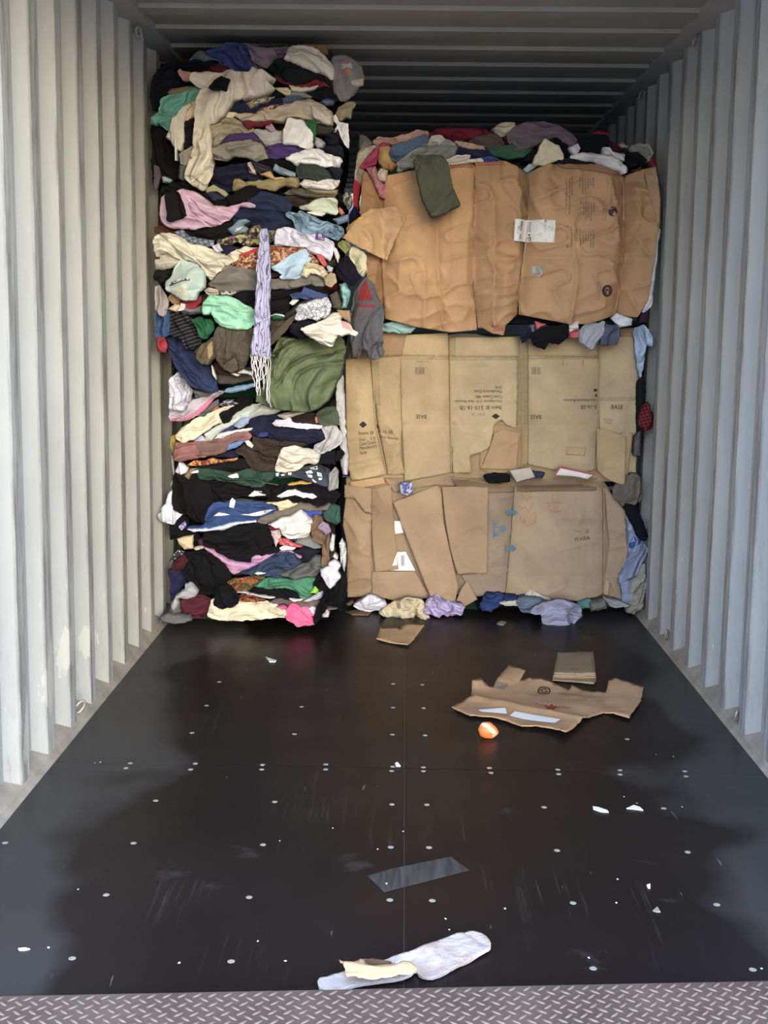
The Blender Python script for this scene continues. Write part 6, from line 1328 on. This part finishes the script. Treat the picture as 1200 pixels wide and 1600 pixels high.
floor_print(bx0, 'printed_text', [[q_('T', *p) for p in bar(520 + 26 * k, 330 + 2 * k + (k % 2) * 3, 20, 5)] for k in range(8)], M_REDP)
ringp = []
for k in range(22):
    a0, a1 = 2 * PI * k / 22, 2 * PI * (k + 1) / 22
    for r0, r1 in ((.8, 1.0), (.35, .55)):
        if r0 > .5 or k % 11 < 9: ringp.append([q_('T', 562 + 38 * r * math.cos(a), 246 + 19 * r * math.sin(a)) for r, a in ((r0, a0), (r1, a0), (r1, a1), (r0, a1))])
floor_print(bx0, 'round_logo', ringp, M_INK)
floor_print(bx0, 'printed_text', [[q_('T', *p) for p in bar(650 + 15 * k, 260 + 2.2 * k, 11, 7)] for k in range(9)] + [[q_('T', *p) for p in bar(690 + 14 * k, 276 + k, 10, 5)] for k in range(2)], M_GREYP)
floor_print(bx0, 'stamp', [[q_('T', *p) for p in [(795, 275), (900, 285), (915, 318), (790, 305)]]], M_FAINT)
floor_print(bx0, 'stamp', [[q_('T', *p) for p in [(285, 210), (355, 215), (330, 238), (270, 230)]]], M_GREYP)
# folded card bundle
cb = floor_sheet('folded_cardboard', 'cardboard', 'small folded stack of cardboard near the right wall', (160, 134, 96), 'T 612,170 640,30 850,22 868,170 855,190 750,182', z=.006, crumple=.002, th=.005)
for k in range(3):
    floor_sheet('cardboard_layer', None, None, (172 - 8 * k, 144 - 6 * k, 104), 'T %d,%d %d,%d %d,%d %d,%d %d,%d' % (614 + 3 * k, 160 - 5 * k, 640 + k, 28, 850 + 4 - 3 * k, 22, 866 - 2 * k, 158 - 4 * k, 740, 162 - 5 * k), z=.008 + .006 * k, crumple=.002, th=.004, rag=.001, parent=cb.o)
top_card = Sheet(); top_card.o = cb.o; top_card.org = cb.org; top_card.up = lambda P: np.full(len(P), .0285)
floor_print(top_card, 'printed_text', [[q_('T', *p) for p in bar(735 + 12 * k, 44, 9, 8)] for k in range(5)] + [[q_('T', *p) for p in bar(720 + 13 * k, 134, 9, 6)] for k in range(5)], M_GREYP)
# torn piece at the back
floor_sheet('cardboard_scrap', 'cardboard', 'bent tan cardboard scrap on the floor before the cream blouse', (188, 150, 106), 'Q 92,102 105,72 180,78 200,68 270,72 240,95 208,124 140,112', z=.004, crumple=.004, lifts=[('Q 190,110 110,74', .02), ('Q 190,110 265,74', .03)], rag=.0015)
floor_sheet('cardboard_scrap', 'cardboard', 'dark flat cardboard scrap on the floor by the left stack corner', (120, 96, 72), 'F 22,546 60,540 118,548 105,560 45,558', z=.004, crumple=.002)
floor_sheet('cardboard_scrap', 'cardboard', 'tan torn corner on the floor under the white underwear', (176, 148, 112), 'F 24,530 55,508 78,500 60,522 35,536', z=.02, crumple=.004)
# orange peel like cap
cl = Cloth(PX('Q 472,425 485,408 510,402 528,415 545,432 552,445 540,458 525,466 495,467 478,452'), 4.19, .03, .004, None, 4242, 2)
me = cl.mesh('orange_slice', .012, .006); og, nt, b = nmat('orange_vinyl')
tc = N(nt, 'ShaderNodeTexCoord').outputs['Object']
w = N(nt, 'ShaderNodeTexWave'); w.bands_direction = 'DIAGONAL'; w.inputs['Scale'].default_value = 9; w.inputs['Distortion'].default_value = 2; L(nt, tc, w.inputs[0])
L(nt, mixc(nt, ramp(nt, w.outputs['Fac'], .55, .75), (.80, .17, .05, 1), (.80, .42, .30, 1)), b.inputs['Base Color']); b.inputs['Roughness'].default_value = .35
os_ = new_obj('toy', me, og); os_.location = cl.org; tag(os_, 'small bright orange curled object with pale stripe on the floor', 'toy')
# sock and torn card at the threshold
socku = floor_sheet('sock', 'sock', 'dirty white sock lying flat by the tread plate', (206, 200, 203), 'S 55,352 130,340 240,312 350,300 440,250 560,222 600,218 700,175 820,122 930,72 1010,85 1062,120 1080,165 1060,195 960,245 870,290 800,330 715,357 660,345 636,310 600,345 540,360 440,372 300,395 200,430 75,425',
    z=.007, crumple=.0026, sm=1, th=.006, m=fabric((196, 184, 178), ('wash', (176, 154, 140), 14)), step=.006, cs=2.6, lifts=[('S 640,300 640,200', .006)], creases=[('S 925,85 990,130 1060,165', -.006, .008), ('S 720,190 770,260', .004, .01), ('S 560,230 480,330', .006, .012), ('S 600,240 560,340', -.004, .01)])
kp = floor_sheet('kraft_paper', 'paper', 'torn tan paper scrap lying on the white sock by the tread plate', (214, 168, 112), 'S 185,310 250,318 340,302 420,312 490,325 520,350 560,345 600,350 640,368 632,395 590,412 400,420 230,430 215,370',
    z=.030, crumple=.006, rag=.002, th=.002, creases=[('S 215,365 560,372', .010, .012)], m=card_mat((216, 172, 118)), cs=1.6, step=.01)
floor_print(kp, 'burnt_patch', [[q_('S', *p) for p in [(330, 312), (380, 305), (490, 330), (495, 350), (460, 340), (400, 345), (370, 360), (350, 345)]]], plain('burnt_edge', (88, 62, 44), .9, k=1))
# tape residue and paper crumbs
m, nt, b = nmat('dusty_film'); geo = N(nt, 'ShaderNodeNewGeometry').outputs['Position']
L(nt, mixc(nt, ramp(nt, noise(nt, mapping(nt, geo, scale=(70, 6, 1)), 1, 4), .35, .7), (.022, .02, .02, 1), (.062, .059, .058, 1)), b.inputs['Base Color']); b.inputs['Roughness'].default_value = .6; M_FILM = m
def thin(name, cat, label, poly, m, z=.0012, group=None):
    xy = on_plane(PX(poly), 2, 0.0)[:, :2]
    if area(xy) < 0: xy = xy[::-1]
    c = xy.mean(0); n = len(xy)
    V = [(x, y, z) for x, y in xy] + [(x, y, .0002) for x, y in xy]
    Fc = [tuple(range(n)), tuple(range(n, 2 * n))[::-1]] + [(i, n + i, n + (i + 1) % n, (i + 1) % n) for i in range(n)]
    o = new_obj(name, mesh_from(name, V, Fc, origin=(c[0], c[1], 0)), m); o.location = (c[0], c[1], 0)
    return tag(o, label, cat, group)
thin('tape', 'tape', 'grey strip of dusty tape stuck across the middle floor seam', 'P 574,1369 612,1358 641,1352 704,1339 733,1360 690,1371 600,1394', M_FILM)
thin('paper_scrap', 'paper', 'long white paper scrap on the floor left of a pointed one', 'P 926,1261 934,1262 949,1267 951,1270 938,1269 927,1265', M_PAPER, .003, 'paper scraps on the floor')
thin('paper_scrap', 'paper', 'pointed white paper scrap right of the long scrap', 'P 979,1264 990,1259 1000,1262 1005,1267 990,1265', M_PAPER, .003, 'paper scraps on the floor')
thin('paper_scrap', 'paper', 'white paper flake by the floor seam near the centre', 'P 617,1194 621,1192 626,1198 619,1198', M_PAPER, .004, 'paper scraps on the floor')
thin('paper_scrap', 'paper', 'white paper flake on the dark floor before the pink t-shirt', 'P 415,1027 419,1029 432,1033 430,1035 421,1035', M_PAPER, .004, 'paper scraps on the floor')
thin('paper_scrap', 'paper', 'grey cardboard flake on the floor before the lavender heap', 'P 776,975 783,971 791,973 787,977 780,977', plain('grey_flake', (150, 142, 130), .8), .004, 'paper scraps on the floor')
thin('paper_scrap', 'paper', 'tiny white flake on the right of the floor, upper of two', 'P 1010,1384 1016,1382 1016,1389 1012,1388', M_PAPER, .003, 'paper scraps on the floor')
thin('paper_scrap', 'paper', 'small grey flake on the right of the floor, lower of two', 'P 1020,1424 1027,1418 1032,1426 1026,1426', plain('grey_flake', (150, 142, 130), .8), .003, 'paper scraps on the floor')
thin('paper_scrap', 'paper', 'thin white sliver at the left front of the floor', 'P 28,1483 40,1482 47,1484 38,1486 30,1486', M_PAPER, .003, 'paper scraps on the floor')
rc = random.Random(9)
V = []; Fc = []
for x, y in [(630, 1300), (437, 1315), (403, 1472), (446, 1503), (520, 1295), (590, 1328), (696, 1437), (702, 1454), (789, 1421), (965, 1375), (963, 1412), (920, 1498), (975, 1246), (1066, 1262), (1190, 1515), (76, 1482), (122, 1391), (280, 1506), (148, 1193), (157, 1192), (1025, 1180), (1052, 1183), (995, 1256), (604, 1382)]:
    p = on_plane((x, y), 2, 0.0)[0]; r = rc.uniform(.002, .0035); b0 = len(V)
    for k in range(5): a = k * 1.2566 + rc.random(); V.append((p[0] + r * math.cos(a), p[1] + r * 1.5 * math.sin(a), .0022 + .001 * rc.random()))
    V.append((p[0], p[1], .0003)); Fc.append(tuple(range(b0, b0 + 5))); Fc += [(b0 + (k + 1) % 5, b0 + k, b0 + 5) for k in range(5)]
tag(new_obj('paper_crumbs', mesh_from('paper_crumbs', V, Fc), M_PAPER), 'tiny white paper crumbs strewn over the dark floor', 'crumbs', kind='stuff')
